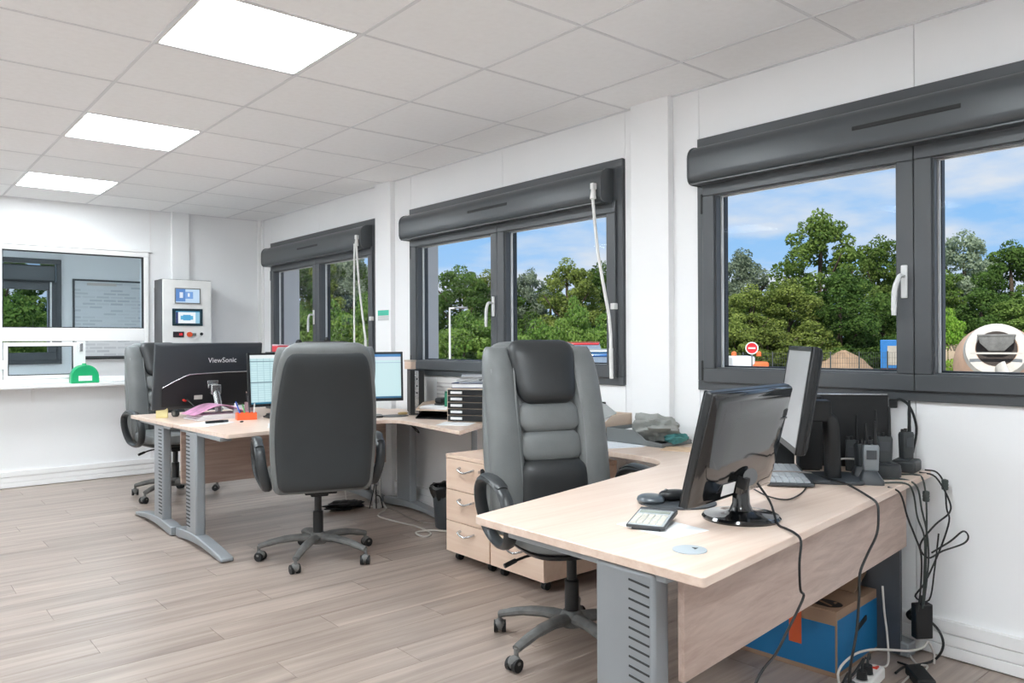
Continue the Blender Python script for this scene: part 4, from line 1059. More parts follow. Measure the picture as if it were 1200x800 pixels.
for lb, (x, y, z) in {'ribbed grey ferrite choke on a hanging cable': (3.158, 1.2585, 0.655), 'small black switch box on the cable beside the wall': (3.269, 1.232, 0.69)}.items():
    t = thing('cable_choke', lb, 'cable part', (x, y, z-0.022))
    add('body', MB().lathe([(0.004, 0), (0.012, 0.003), (0.012, 0.041), (0.004, 0.044)], n=12), CABLE_G, t)
    for k in range(3): add('ring', MB().lathe([(0.0125, 0.0), (0.0135, 0.002), (0.0125, 0.004)], (0, 0, 0.008+k*0.012), 12), CABLE_G, t)
ad = thing('power_adapter', 'black power adapter hanging in the cables by the skirting', 'adapter', (3.18, 1.285, 0.095), math.radians(-35))
add('brick', MB().box(-0.035, 0.035, -0.018, 0.018, 0, 0.135), BLACKM, ad, 0.005)
add('strain_relief', MB().cyl((0, 0, 0.135), (0, 0, 0.165), 0.007, 0.004, 10), BLACKP, ad)
cable('thick black lead from the wall plug down to the floor', [(3.285, 1.345, 0.150), (3.25, 1.30, 0.155), (3.21, 1.235, 0.13), (3.20, 1.215, 0.08), (3.22, 1.25, 0.012), (3.137, 1.27, 0.008), (3.063, 1.302, 0.008), (2.98, 1.30, 0.008)], 0.0048)
pg = thing('power_plug', 'round black plug in the skirting socket under the near desk', 'plug', (3.286, 1.352, 0.120))
add('plug_body', MB().cyl((-0.001, 0, 0.03), (-0.045, 0, 0.03), 0.024, 0.020, 16), BLACKM, pg)
add('strain_relief', MB().cyl((-0.045, 0, 0.03), (-0.06, -0.01, 0.03), 0.008, 0.006, 10), BLACKM, pg)
cable('white cable hanging beside the cardboard box to the power strip', [(3.12, 1.41, 0.28), (3.09, 1.39, 0.19), (3.07, 1.37, 0.10), (2.98, 1.33, 0.03), (2.86, 1.335, 0.060)], 0.004, CABLE_W)
cable('white cable arching over the power strip in front of the box', [(2.60, 1.30, 0.008), (2.60, 1.33, 0.10), (2.68, 1.325, 0.14), (2.80, 1.32, 0.135), (2.95, 1.31, 0.10), (3.10, 1.30, 0.06), (3.20, 1.29, 0.05), (3.25, 1.29, 0.06), (3.255, 1.27, 0.015), (3.18, 1.24, 0.010)], 0.0045, CABLE_W)
cable('white cable coiled on the floor by the skirting', [(3.198, 1.345, 0.012), (3.13, 1.285, 0.007), (3.14, 1.25, 0.007), (3.08, 1.24, 0.007), (3.031, 1.258, 0.007), (2.893, 1.245, 0.007)], 0.004, CABLE_W)
ps = thing('power_strip', 'white power strip with red switch on the floor in front of the blue box', 'power strip', (2.745, 1.315, 0), math.radians(8))
add('housing', MB().box(-0.17, 0.17, -0.03, 0.03, 0.002, 0.045), WHITEP, ps, 0.008, segs=3)
add('switch', MB().box(0.125, 0.152, -0.014, 0.014, 0.044, 0.051), pm('red_switch', (214, 60, 40), 0.35), ps, 0.002)
for k in range(4): add('outlet', MB().lathe([(0.021, 0), (0.021, 0.003), (0.017, 0.003), (0.015, 0.0005), (0.0, 0.0005)], (-0.125+k*0.062, 0, 0.045), 18), pm('outlet_grey', (190, 190, 188), 0.5), ps)
for lb, k in (('black plug with cable in the power strip beside its red switch', 3), ('black angled plug in the middle of the power strip', 2), ('dark grey plug at the left of the power strip', 0)):
    c = Matrix.Rotation(math.radians(8), 4, 'Z') @ Vector((-0.125+k*0.062, 0, 0))
    t = thing('mains_plug', lb, 'plug', (2.745+c.x, 1.315+c.y, 0.0485), math.radians(8))
    add('plug_body', MB().cyl((0, 0, 0), (0, 0, 0.03), 0.019, 0.017, 14), BLACKM if k else CHARC, t)
    add('lead', MB().tube([(0, 0, 0.028), (0.005, 0.0, 0.05), (0.02*(1 if k > 1 else -1), 0.0, 0.065), (0.06*(1 if k > 2 else -1), 0.012, 0.030), (0.075*(1 if k > 2 else -1), 0.03, 0.025)], 0.0045, 8), CABLE, t)
cable('tangle of black leads on the floor left of the power strip', [(2.56, 1.30, 0.006), (2.45, 1.33, 0.008), (2.38, 1.40, 0.02), (2.45, 1.44, 0.03), (2.54, 1.40, 0.012), (2.48, 1.35, 0.02), (2.36, 1.36, 0.008), (2.22, 1.42, 0.006)], 0.0045)
ad2 = thing('power_adapter', 'black power adapter lying on the floor beside the white strip', 'adapter', (2.99, 1.215, 0), math.radians(40))
add('brick', MB().box(-0.07, 0.07, -0.032, 0.032, 0, 0.036), BLACKM, ad2, 0.006)
add('lead', MB().tube([(0.07, 0, 0.018), (0.11, 0.0, 0.012), (0.16, 0.03, 0.006)], 0.004, 8), CABLE, ad2)

# cardboard box under the desk
cb = thing('cardboard_box', 'blue and brown cardboard box under the near desk', 'box', (2.965, 1.66, 0), math.radians(4))
KRAFT = pm('cardboard', (150, 122, 100), 0.8, var=0.06)
BLUEC = pm('blue_print', (14, 106, 158), 0.55, var=0.05)
bw, bd, bh = 0.40, 0.44, 0.245
add('carton', MB().box(-bw/2, bw/2, -bd/2, bd/2, 0.0, bh), KRAFT, cb, 0.003)
add('blue_side', MB().box(-bw/2-0.0015, -bw/2, -bd/2+0.006, bd/2-0.03, 0.02, bh-0.05), BLUEC, cb)
add('blue_side', MB().box(-bw/2+0.006, bw/2-0.02, -bd/2-0.0015, -bd/2, 0.018, bh-0.03), BLUEC, cb)
add('lid_flap', MB().box(-bw/2, bw/2, -bd/2, 0.0, bh, bh+0.004).box(-bw/2, bw/2, 0.004, bd/2, bh, bh+0.004), KRAFT, cb)
add('open_flap', MB().box(0, 0.16, -bd/2, bd/2-0.1, 0, 0.004, Matrix.Translation((bw/2-0.14, 0.04, bh+0.006)) @ Matrix.Rotation(-0.42, 4, 'Y')), KRAFT, cb)
add('hand_hole', MB().prism(round_poly([(-0.055, -0.012), (0.055, -0.012), (0.055, 0.012), (-0.055, 0.012)], 0.010), 0, 0.002, Matrix.Translation((0.02, -bd/2-0.0016, 0.15)) @ Matrix.Rotation(PI/2, 4, 'X') @ Matrix.Rotation(0.25, 4, 'Z')), BLACKM, cb)
lg = add('printed_logo', MB().prism([(0.042*math.cos(a), 0.060*math.sin(a)) for a in np.linspace(0, 2*PI, 28)[:-1]], 0, 0.0008, Matrix.Translation((-0.125, -0.150, bh+0.0042))), pm('ink_black', (40, 36, 34), 0.6), cb)
add('logo_mark', MB().prism([(-0.03, -0.03), (-0.018, -0.03), (0.012, 0.03), (0.0, 0.03)], 0.0009, 0.0014, Matrix.Translation((-0.125, -0.150, bh+0.0042))).prism([(0.005, -0.03), (0.03, -0.03), (0.03, -0.02), (0.018, -0.018)], 0.0009, 0.0014, Matrix.Translation((-0.125, -0.150, bh+0.0042))), KRAFT, lg)
add('tape', MB().box(-bw/2-0.003, 0.05, -0.085, -0.035, bh+0.0055, bh+0.0065).box(-bw/2-0.003, -bw/2-0.0018, -0.085, -0.035, bh-0.15, bh+0.0065), pm('orange_tape', (206, 88, 44), 0.35), cb, label='strip of orange tape')
# ================================================================== LEFT DESKS
# big monitor, back to the camera
big, bigp, PB = monitor('large black monitor seen from behind with white maker lettering', (1.985, 5.665, DZ), math.radians(96), 0.80, 0.475, 0.292, math.radians(8), SCR_OFF, 'none', pm('charcoal_back', (46, 50, 55), 0.42), (0.0, 0.11), neck=False, body=CHARC)
add('lower_cover', MB().prism([(-0.35, -0.21), (0.35, -0.21), (0.35, -0.02), (0.30, 0.025), (-0.10, 0.02), (-0.20, 0.005), (-0.355, -0.075)], 0, 0.006, PB @ Matrix.Translation((0, -0.0465, 0)) @ Matrix.Rotation(PI/2, 4, 'X')), BLACKM, bigp, 0.002)
add('trim_line', MB().tube([(-0.355, -0.054, -0.072), (-0.20, -0.054, 0.006), (-0.10, -0.054, 0.021), (0.30, -0.054, 0.026), (0.35, -0.054, -0.018)], 0.004, 6, sub=2, M=PB), STEEL, bigp)
add('lettering', text_mb('ViewSonic', 0.052, PB @ Matrix.Translation((0.075, -0.0468, 0.115)) @ Matrix.Rotation(PI/2, 4, 'X')), pm('logo_white', (226, 228, 230), 0.4), bigp)
add('mount_plate', MB().box(-0.035, 0.045, -0.075, -0.046, -0.085, -0.055, PB).box(-0.035, 0.045, -0.060, -0.046, -0.055, -0.03, PB), STEEL, bigp, 0.003)
add('neck', MB().tube([(0.005, 0.03, 0.225), (0.005, 0.015, 0.19), (0.012, -0.01, 0.10), (0.012, -0.02, 0.012)], 0.022, 12, sub=3, flat=(1.25, 0.6), upv=(1, 0, 0)), STEEL, big)
add('neck_collar', MB().box(-0.032, 0.042, 0.0, 0.035, 0.155, 0.225), STEEL, big, 0.005)
add('stand', MB().lathe([(0.125, 0), (0.125, 0.006), (0.11, 0.010), (0, 0.012)], n=32), CHARC, big)
add('input_label', MB().box(-0.125, -0.065, -0.0545, -0.0532, -0.165, -0.135, PB), pm('label_grey', (196, 192, 186), 0.5), bigp)
add('cable_plug', MB().cyl((-0.20, -0.054, -0.165), (-0.20, -0.085, -0.165), 0.010, 0.008, 10, M=PB), pm('red_plug', (190, 52, 46), 0.4), bigp)
add('lead', MB().tube([(-0.20, -0.085, -0.165), (-0.195, -0.12, -0.18), (-0.15, -0.17, -0.24), (-0.08, -0.20, -0.278), (0.02, -0.205, -0.280), (0.10, -0.15, -0.280)], 0.005, 6, M=Matrix.Translation((0, 0.11, 0.292))), CABLE, big)

def flat_monitor(label, loc, yaw, w, h, cz, tilt, kind):
    return monitor(label, loc, yaw, w, h, cz, tilt, screen_mat('lit_screen_'+kind, kind), 'flat', BLACKM, (0, 0.03), bez=0.016)
flat_monitor('monitor showing a pale spreadsheet, left of the grey chair back', (2.385, 5.41, DZ), math.radians(-91), 0.55, 0.385, 0.262, math.radians(5), 'sheet')
flat_monitor('monitor showing a pale blue window, right of the grey chair back', (2.745, 4.83, DZ), math.radians(-113), 0.50, 0.345, 0.285, math.radians(4), 'window')

tw = thing('computer_tower', 'small black computer tower with a silver front strip in the corner of the left desk', 'computer', (3.16, 4.845, DZ), math.radians(-28))
add('case', MB().box(-0.05, 0.05, -0.15, 0.15, 0.004, 0.325), BLACKM, tw, 0.004)
add('front_strip', MB().box(-0.018, 0.010, -0.156, -0.15, 0.012, 0.318), STEEL, tw, 0.002)
for k in range(3): add('button', MB().cyl((-0.004, -0.156, 0.26-k*0.05), (-0.004, -0.159, 0.26-k*0.05), 0.006, n=10), BLACKP, tw)
for s in (-1, 1): add('foot', MB().box(-0.04, 0.04, s*0.12-0.01, s*0.12+0.01, 0, 0.005), BLACKP, tw)
wbx = thing('wooden_box', 'small pale wooden box on top of the computer tower', 'box', (3.15, 4.90, DZ+0.325))
add('body', MB().box(-0.022, 0.022, -0.045, 0.045, 0, 0.055), PEDW, wbx, 0.003)
add('lid', MB().box(-0.024, 0.024, -0.047, 0.047, 0.055, 0.068), BEIGE, wbx, 0.002)

# trays and drawer unit by the middle window
letter_tray('black letter tray on the left desk, under the beige one', (3.12, 4.46, DZ), math.radians(-62), BLACKP, 0.24, 0.30, 0.055)
letter_tray('beige letter tray with papers above the black one', (3.125, 4.465, DZ+0.056), math.radians(-62), BEIGE, 0.24, 0.30, 0.05)
sheaf('paper_stack', 'white papers in the beige tray above the black tray', (3.11, 4.455, DZ+0.063), math.radians(28), 0.19, 0.24, 4, PAPER, th=0.005)
hp = thing('hole_punch', 'black hole punch resting on the tray papers', 'punch', (3.15, 4.50, DZ+0.084), 0.5)
add('base', MB().box(-0.05, 0.05, -0.03, 0.03, 0, 0.012), BLACKP, hp, 0.003)
add('lever', MB().box(-0.048, 0.048, -0.028, 0.03, 0.012, 0.05), BLACKM, hp, 0.012, segs=3)
gt = thing('marker_tin', 'small green tin on the trays beside the drawer unit', 'tin', (3.10, 4.345, DZ+0.084))
add('body', MB().lathe([(0.026, 0), (0.026, 0.085), (0.024, 0.09), (0, 0.09)], n=18), pm('tin_green', (30, 128, 96), 0.35), gt)
add('cap', MB().lathe([(0.025, 0.09), (0.025, 0.104), (0, 0.104)], n=18), pm('cap_green', (20, 90, 70), 0.35), gt)
du = thing('drawer_unit', 'beige desktop unit of five flat black drawers with white labels', 'drawers', (3.135, 4.115, DZ), math.radians(-58))
add('cabinet', MB().box(-0.13, 0.13, -0.13, 0.15, 0.0, 0.222), BEIGE, du, 0.003)
for k in range(5):
    dr = add('drawer', MB().box(-0.122, 0.122, -0.142, -0.13, 0.010+k*0.042, 0.046+k*0.042), BLACKP, du, 0.003)
    add('label_tab', MB().box(-0.10, -0.02, -0.147, -0.142, 0.020+k*0.042, 0.036+k*0.042), PAPER, dr, 0.001)
bo = thing('blue_folder', 'dark blue folder lying on the desktop drawer unit', 'folder', (3.135, 4.125, DZ+0.2225), math.radians(-50))
add('cover', MB().box(-0.11, 0.11, -0.12, 0.12, 0, 0.004).box(-0.11, 0.11, -0.12, 0.12, 0.030, 0.034), pm('navy', (26, 48, 92), 0.4), bo, 0.001)
add('pages', MB().box(-0.105, 0.105, -0.115, 0.115, 0.0042, 0.0298), PAPER, bo)
sheaf('paper_stack', 'silvery envelopes stacked on the blue folder', (3.145, 4.14, DZ+0.257), math.radians(-40), 0.15, 0.22, 4, pm('envelope', (188, 190, 192), 0.4), th=0.012)
sheaf('document_sheets', 'white sheets lying at the near end of the left desk return', (2.965, 4.06, DZ), math.radians(-52), 0.21, 0.29, 2, PAPER, 'papers', 0.02, 0.0015)
add('notice_sheet', MB().box(XW-0.0015, XW-0.0003, 4.50, 4.78, 0.775, 1.0), print_mat('notice_print', (226, 224, 222), (176, 170, 172), 0.06, 'z'), label='printed table sheet taped to the wall under the middle window', cat='notice')
st = thing('wall_sticker', 'small green and white sticker on the post between the windows', 'sticker', (XW-0.0425, 5.475, 1.435))
add('green_part', MB().box(-0.001, 0, -0.085, 0.085, 0.042, 0.085), pm('sticker_green', (72, 196, 168), 0.5), st)
add('white_part', MB().box(-0.001, 0, -0.085, 0.085, 0.0, 0.042), print_mat('sticker_print', (214, 216, 216), (180, 184, 186), 0.2), st)
add('eraser', MB().ell((3.02, 4.80, DZ+0.011), (0.038, 0.016, 0.011), 16, 8, p=3), pm('eraser_tan', (226, 196, 140), 0.6), label='tan eraser on the left desk near the wall', cat='eraser')
add('mouse_mat', MB().prism([(2.93+0.10*math.cos(a), 4.76+0.085*math.sin(a)) for a in np.linspace(0, 2*PI, 25)[:-1]], DZ, DZ+0.004), CHARC, label='round dark mouse mat at the right of the grey chair', cat='mouse mat')
cable('dark cable lying curled on the left desk near the wall', [(3.06, 4.92, 0.739), (3.10, 4.84, 0.739), (3.04, 4.74, 0.739), (3.09, 4.68, 0.739), (3.12, 4.64, 0.739)], 0.003)

# clutter around the big monitor
pn = thing('note_block', 'pale yellow sticky note block on the corner of the far desk', 'notes', (1.648, 5.78, DZ), math.radians(-20))
add('block', MB().box(-0.038, 0.038, -0.02, 0.02, 0, 0.065), pm('note_yellow', (240, 226, 158), 0.7), pn, 0.001)
add('curled_note', MB().box(-0.036, 0.036, -0.0225, -0.021, 0.01, 0.075), pm('note_pale', (246, 236, 178), 0.7), pn)
tr_ = thing('tape_roll', 'dark roll of tape beside the yellow note block', 'tape', (1.745, 5.80, DZ+0.025), 0.4)
add('roll', MB().cyl((-0.015, 0, 0), (0.015, 0, 0), 0.0249, n=20), CHARC, tr_)
add('core', MB().cyl((-0.016, 0, 0), (0.016, 0, 0), 0.014, n=16), GREYP, tr_)
mg = thing('magazine_pile', 'curling magazine with purple cover on papers under the big monitor', 'magazines', (1.965, 5.50, DZ), math.radians(4))
for k in range(3):
    add('issue', MB().box(-0.22+0.02*k, 0.16+0.02*k, -0.12, 0.12, k*0.012, k*0.012+0.011), PAPER, mg, 0.002)
R = []
for k in range(13):
    x = -0.24+k*0.032; z = 0.037+0.060*math.sin(PI*k/12)**1.3
    R.append([(x, -0.13, z), (x, 0.11, z), (x, 0.11, z+0.003), (x, -0.13, z+0.003)])
add('curled_issue', MB().rings(R), pm('magazine_cover', (206, 150, 184), 0.35, var=0.55, vscale=9), mg)
sheaf('document_sheets', 'white sheets on the near left desk edge before the big monitor', (1.745, 5.13, DZ), math.radians(-60), 0.20, 0.28, 2, PAPER, 'papers', 0.015, 0.0015)
mk = thing('marker_pen', 'thick black marker lying across the white sheets', 'marker', (1.80, 5.12, DZ+0.003+0.0095), math.radians(5))
add('barrel', MB().cyl((-0.075, 0, 0), (0.04, 0, 0), 0.0094, n=12), BLACKP, mk)
add('cap', MB().cyl((0.04, 0, 0), (0.075, 0, 0), 0.0094, 0.008, 12), CHARC, mk)
add('loose_pen_cap', MB().ell((1.945, 5.07, DZ+0.006), (0.014, 0.007, 0.006), 12, 8), BLACKP, label='tiny black pen cap beside the marker', cat='eraser')  # loose black pen cap, shaped as a small ellipsoid
ot = thing('pen_tray', 'bright orange pen tray on the left desk', 'pen tray', (2.045, 5.25, DZ), math.radians(-12))
ORG = pm('orange_plastic', (236, 104, 56), 0.4)
add('base', MB().box(-0.065, 0.065, -0.04, 0.04, 0, 0.004), ORG, ot)
for a in ((-0.065, 0.065, -0.04, -0.037), (-0.065, 0.065, 0.037, 0.04), (-0.065, -0.062, -0.037, 0.037), (0.062, 0.065, -0.037, 0.037)):
    add('side', MB().box(a[0], a[1], a[2], a[3], 0.004, 0.048), ORG, ot, 0.001)
PENS = [('blue pen leaning in the orange tray', (30, 90, 190), -0.035, 0.12), ('green pen leaning in the orange tray', (70, 160, 70), -0.008, 0.10), ('black pen leaning in the orange tray', (30, 30, 34), 0.018, 0.115), ('white pen leaning in the orange tray', (230, 230, 226), 0.042, 0.10)]
for lb, c, dx, ln in PENS:
    bx_ = Matrix.Rotation(math.radians(-12), 4, 'Z') @ Vector((dx, 0.0, 0))
    t = thing('pen', lb, 'pen', (2.045+bx_.x, 5.25+bx_.y, DZ+0.0042))
    lean = 0.25*dx/0.042
    add('barrel', MB().cyl((0, -0.02, 0.0005), (lean*0.08, 0.02, ln*0.75), 0.0045, n=8), pm('pen_'+lb.split()[0], c, 0.35), t)
    add('cap', MB().cyl((lean*0.08, 0.02, ln*0.75), (lean*0.11, 0.032, ln), 0.0055, 0.005, 8), pm('pencap_'+lb.split()[0], tuple(int(v*0.8) for v in c), 0.35), t)
gl = thing('glue_bottle', 'small clear bottle with white cap beside the orange tray', 'bottle', (2.04, 5.42, DZ))
add('bottle', MB().lathe([(0.019, 0), (0.021, 0.004), (0.021, 0.062), (0.010, 0.074), (0, 0.074)], n=18), pm('milky_plastic', (206, 212, 220), 0.25), gl)
add('cap', MB().lathe([(0.012, 0.074), (0.012, 0.100), (0.008, 0.104), (0, 0.104)], n=14), WHITEP, gl)
pc_ = thing('pen_cup', 'pinkish metal mesh pen cup behind the orange tray', 'pen cup', (2.165, 5.49, DZ))
add('cup', MB().lathe([(0.034, 0), (0.036, 0.10), (0.033, 0.10), (0.031, 0.006), (0, 0.006)], n=22), pm('mesh_pink', (168, 148, 146), 0.35, metal=0.4), pc_)
for k, (a, ln) in enumerate(((0.3, 0.15), (1.7, 0.135), (3.0, 0.16))):
    t = thing('pencil', ('reddish pencil', 'grey pencil', 'dark pencil')[k]+' standing in the mesh pen cup', 'pencil', (2.165, 5.49, DZ+0.0065))
    add('shaft', MB().cyl((0.008*math.cos(a), 0.008*math.sin(a), 0), (0.022*math.cos(a), 0.022*math.sin(a), ln), 0.004, n=6), pm('pencil_%d' % k, ((160, 90, 84), (150, 150, 150), (52, 52, 56))[k], 0.4), t)
    add('tip', MB().cyl((0.022*math.cos(a), 0.022*math.sin(a), ln), (0.0235*math.cos(a), 0.0235*math.sin(a), ln+0.012), 0.004, 0.0008, 6), PEDW, t)
keyboard('black keyboard under the spreadsheet monitor', (2.38, 5.20, DZ), math.radians(-2), 0.42, 0.14, BLACKP, pm('key_black', (30, 32, 35), 0.4))
sheaf('document_sheets', 'white sheets half hidden by the grey chair on the left desk', (2.10, 4.70, DZ), math.radians(-20), 0.21, 0.28, 2, PAPER, 'papers', 0.015, 0.0015)

# tall things at the back of the far desk
ft = thing('file_tower', 'dark desk organiser behind the spreadsheet monitor', 'organiser', (2.60, 5.95, DZ))
for s in (-1, 1): add('side', MB().box(s*0.075-0.004, s*0.075+0.004, -0.11, 0.11, 0, 0.445), CHARC, ft)
for k in range(5): add('shelf', MB().box(-0.071, 0.071, -0.11, 0.11, 0.002+k*0.11, 0.006+k*0.11), CHARC, ft)
add('top', MB().box(-0.08, 0.08, -0.112, 0.112, 0.445, 0.452), CHARC, ft)
rb = thing('red_box', 'small red box with white lid standing on the desk organiser', 'box', (2.60, 5.95, DZ+0.4525))
add('body', MB().box(-0.05, 0.05, -0.05, 0.05, 0, 0.048), pm('box_red', (206, 52, 62), 0.45), rb, 0.004)
add('lid', MB().box(-0.05, 0.05, -0.05, 0.05, 0.048, 0.060), pm('lid_pink', (226, 196, 204), 0.45), rb, 0.004)
def stalk_mic(label, x, y, lean, hgt):
    t = thing('desk_microphone', label, 'microphone', (x, y, DZ))
    add('foot', MB().lathe([(0.055, 0), (0.055, 0.012), (0.02, 0.022), (0, 0.022)], n=20), WHITEP, t)
    add('stalk', MB().tube([(0, 0, 0.02), (0, 0, hgt*0.6), (lean*0.4, 0, hgt), (lean, 0, hgt-0.02), (lean*1.25, 0, hgt-0.09)], 0.005, 8), WHITEP, t)
    add('head', MB().ell((0, 0, hgt+0.022), (0.028, 0.028, 0.030), 16, 10), BLACKM, t)
    return t
stalk_mic('black ball-headed microphone on a white stalk, left one above the grey chair', 2.78, 6.0, 0.075, 0.50)
stalk_mic('black ball-headed microphone on a white stalk, right one above the grey chair', 3.06, 6.05, 0.10, 0.52)

# far wall: control cabinet, tape dispenser, papers on the shelf
ec = thing('control_cabinet', 'white control cabinet with two displays on the far wall', 'cabinet', (2.44, 7.86, 1.18))
add('body', MB().box(2.210, 2.670, 7.7400, 7.978, 1.18, 1.872), pm('cabinet_side', (74, 74, 76), 0.45), ec, 0.004, world_co=True)
add('wall_rail', MB().box(2.220, 2.340, 7.978, YF-0.001, 1.25, 1.80), pm('rail_grey', (110, 112, 114), 0.5), ec, world_co=True)
door = add('door', MB().box(2.213, 2.667, 7.7260, 7.7390, 1.184, 1.868), WHITEP, ec, 0.004, world_co=True)
l1 = add('meter_frame', xframe(MB(), 2.322, 2.562, 7.7160, 7.7260, 1.640, 1.790, 0.010), GREYP, door, 0.002, world_co=True)
add('meter_display', MB().box(2.330, 2.554, 7.7190, 7.7250, 1.648, 1.782), screen_mat('lit_screen_meter', 'blue_table'), door, world_co=True)
add('touch_frame', MB().box(2.298, 2.582, 7.7160, 7.7260, 1.428, 1.592), pm('teal_black', (24, 52, 62), 0.4), door, 0.004, world_co=True)
add('touch_display', MB().box(2.328, 2.552, 7.7140, 7.7170, 1.452, 1.568), screen_mat('lit_screen_touch', 'machine'), door, world_co=True)
add('counter_display', MB().box(2.305, 2.405, 7.7180, 7.7260, 1.318, 1.372), pm('counter_dark', (42, 34, 40), 0.3), door, 0.002, world_co=True)
add('digits', text_mb('88', 0.034, Matrix.Translation((2.375, 7.7175, 1.345)) @ Matrix.Rotation(PI/2, 4, 'X')), pm('digit_red', (220, 50, 60), 0.4, emit=(220, 40, 50), estr=0.8), door, world_co=True)
add('rotary_switch', MB().cyl((2.455, 7.7260, 1.345), (2.455, 7.7000, 1.345), 0.024, n=18), pm('switch_red', (222, 84, 44), 0.4), door, world_co=True)
add('switch_knob', MB().box(2.470, 2.515, 7.7030, 7.7240, 1.335, 1.357), GREYP, door, 0.003, world_co=True)
add('push_button', MB().cyl((2.570, 7.7260, 1.350), (2.570, 7.7140, 1.350), 0.014, n=14), BLACKP, door, world_co=True)
td = thing('tape_dispenser', 'green dome-shaped dispenser with white label on the hatch shelf', 'dispenser', (1.585, YF-0.12, 0.903))
GRN = pm('bright_green', (34, 172, 112), 0.3)
dome = [(0.115*math.cos(a), 0.118*math.sin(a)**0.85+0.05) for a in np.linspace(0.0, PI, 19)]
add('shell', MB().prism([(0.118, 0.0)]+[(x, z) for x, z in dome]+[(-0.118, 0.0)], -0.045, 0.045, Matrix.Rotation(PI/2, 4, 'X')), GRN, td, 0.012, segs=3)
add('label_plate', MB().box(-0.055, 0.055, -0.048, -0.044, 0.022, 0.068), PAPER, td, 0.001)
add('knob', MB().cyl((0, 0, 0.16), (0, 0, 0.18), 0.020, 0.016, 14), GRN, td)
sheaf('paper_stack', 'white papers at the right end of the hatch shelf', (1.93, YF-0.10, 0.903), 0.1, 0.28, 0.16, 3, PAPER, th=0.005)

# floor clutter under the left desks
cable('long white network cable snaking on the floor towards the pedestal', [(3.15, 5.42, 0.10), (3.13, 5.36, 0.02), (3.06, 5.10, 0.006), (2.885, 4.925, 0.006), (2.879, 4.716, 0.006), (2.908, 4.487, 0.006), (2.893, 4.309, 0.006), (2.862, 4.214, 0.006), (2.787, 4.191, 0.006), (2.80, 4.30, 0.013), (2.90, 4.28, 0.013), (3.0, 4.20, 0.006)], 0.0055, CABLE_W)
cable('short white cable looping on the floor behind the grey chair', [(2.98, 5.60, 0.10), (2.95, 5.52, 0.02), (2.93, 5.40, 0.006), (3.00, 5.24, 0.006), (3.10, 5.20, 0.006), (3.13, 5.32, 0.03)], 0.0055, CABLE_W)
cable('grey cable on the floor between desk foot and pedestal', [(3.07, 5.10, 0.006), (3.06, 4.944, 0.006), (3.018, 4.734, 0.006), (3.009, 4.566, 0.006), (3.06, 4.42, 0.006)], 0.004, CABLE_GR)
ps2 = thing('power_strip', 'grey upright socket block under the left desk, full of leads', 'power strip', (3.02, 5.17, 0), math.radians(-35))
add('housing', MB().box(-0.03, 0.03, -0.03, 0.03, 0, 0.32), pm('block_grey', (186, 186, 184), 0.5), ps2, 0.006)
for k in range(4): add('outlet', MB().cyl((0, -0.03, 0.06+k*0.066), (0, -0.034, 0.06+k*0.066), 0.020, n=14), pm('outlet_pale', (150, 150, 150), 0.5), ps2)
for k in range(3): add('lead', MB().tube([(0, -0.034, 0.19+0.06*k-0.066), (0.0, -0.07, 0.18+0.06*k-0.066), (0.03-0.03*k, -0.08, 0.10), (0.05-0.05*k, -0.06, 0.012)], 0.0045, 6), CABLE, ps2)
crumple('plastic_bag', 'dark crumpled plastic bag on the floor behind the grey chair', (2.83, 5.32, 0.030), (0.16, 0.09, 0.030), BLACKM, 'bag', 0.35, 9)
bn = thing('waste_bin', 'dark waste bin with black liner between left desk and pedestal', 'bin', (3.08, 4.32, 0))
add('bucket', MB().lathe([(0.085, 0), (0.09, 0.005), (0.112, 0.27), (0.108, 0.27), (0.086, 0.01), (0, 0.01)], n=24), CHARC, bn)
R = []
for k, (rr, z) in enumerate(((0.104, 0.20), (0.116, 0.235), (0.128, 0.275), (0.122, 0.29), (0.105, 0.285), (0.098, 0.22))):
    R.append([((rr+0.007*math.sin(j*2.3+k))*math.cos(2*PI*j/26), (rr+0.007*math.sin(j*2.3+k))*math.sin(2*PI*j/26), z+0.006*math.sin(j*1.7)) for j in range(26)])
add('liner', MB().rings(R, caps=False), pm('liner_black', (22, 23, 25), 0.25), bn)
cable('thin dark lead hanging under the left desk return', [(2.93, 4.62, DZ-DT-0.002), (2.94, 4.56, 0.68), (2.95, 4.50, 0.655), (2.94, 4.47, 0.64), (2.95, 4.56, 0.67), (2.99, 4.66, DZ-DT-0.002)], 0.0035)
# ================================================================== OUTSIDE
GZ = -1.5
def ground_mat():
    m = bpy.data.materials.new('site_ground'); m.use_nodes = True
    nt = m.node_tree; N, L = nt.nodes, nt.links; b = N['Principled BSDF']; b.inputs['Roughness'].default_value = 0.9
    tc = N.new('ShaderNodeTexCoord'); n = N.new('ShaderNodeTexNoise'); n.inputs['Scale'].default_value = 0.12; n.inputs['Detail'].default_value = 8
    L.new(tc.outputs['Object'], n.inputs['Vector']); r = N.new('ShaderNodeValToRGB'); e = r.color_ramp.elements
    e[0].position = 0.42; e[0].color = s2l((222, 216, 204))+(1,); e[1].position = 0.58; e[1].color = s2l((208, 202, 188))+(1,)
    L.new(n.outputs['Fac'], r.inputs[0]); L.new(r.outputs[0], b.inputs['Base Color']); return m
add('ground', MB().box(-60, 160, -60, 160, GZ-0.3, GZ), ground_mat(), label='sandy ground of the building site outside', kind='structure', smooth=False)

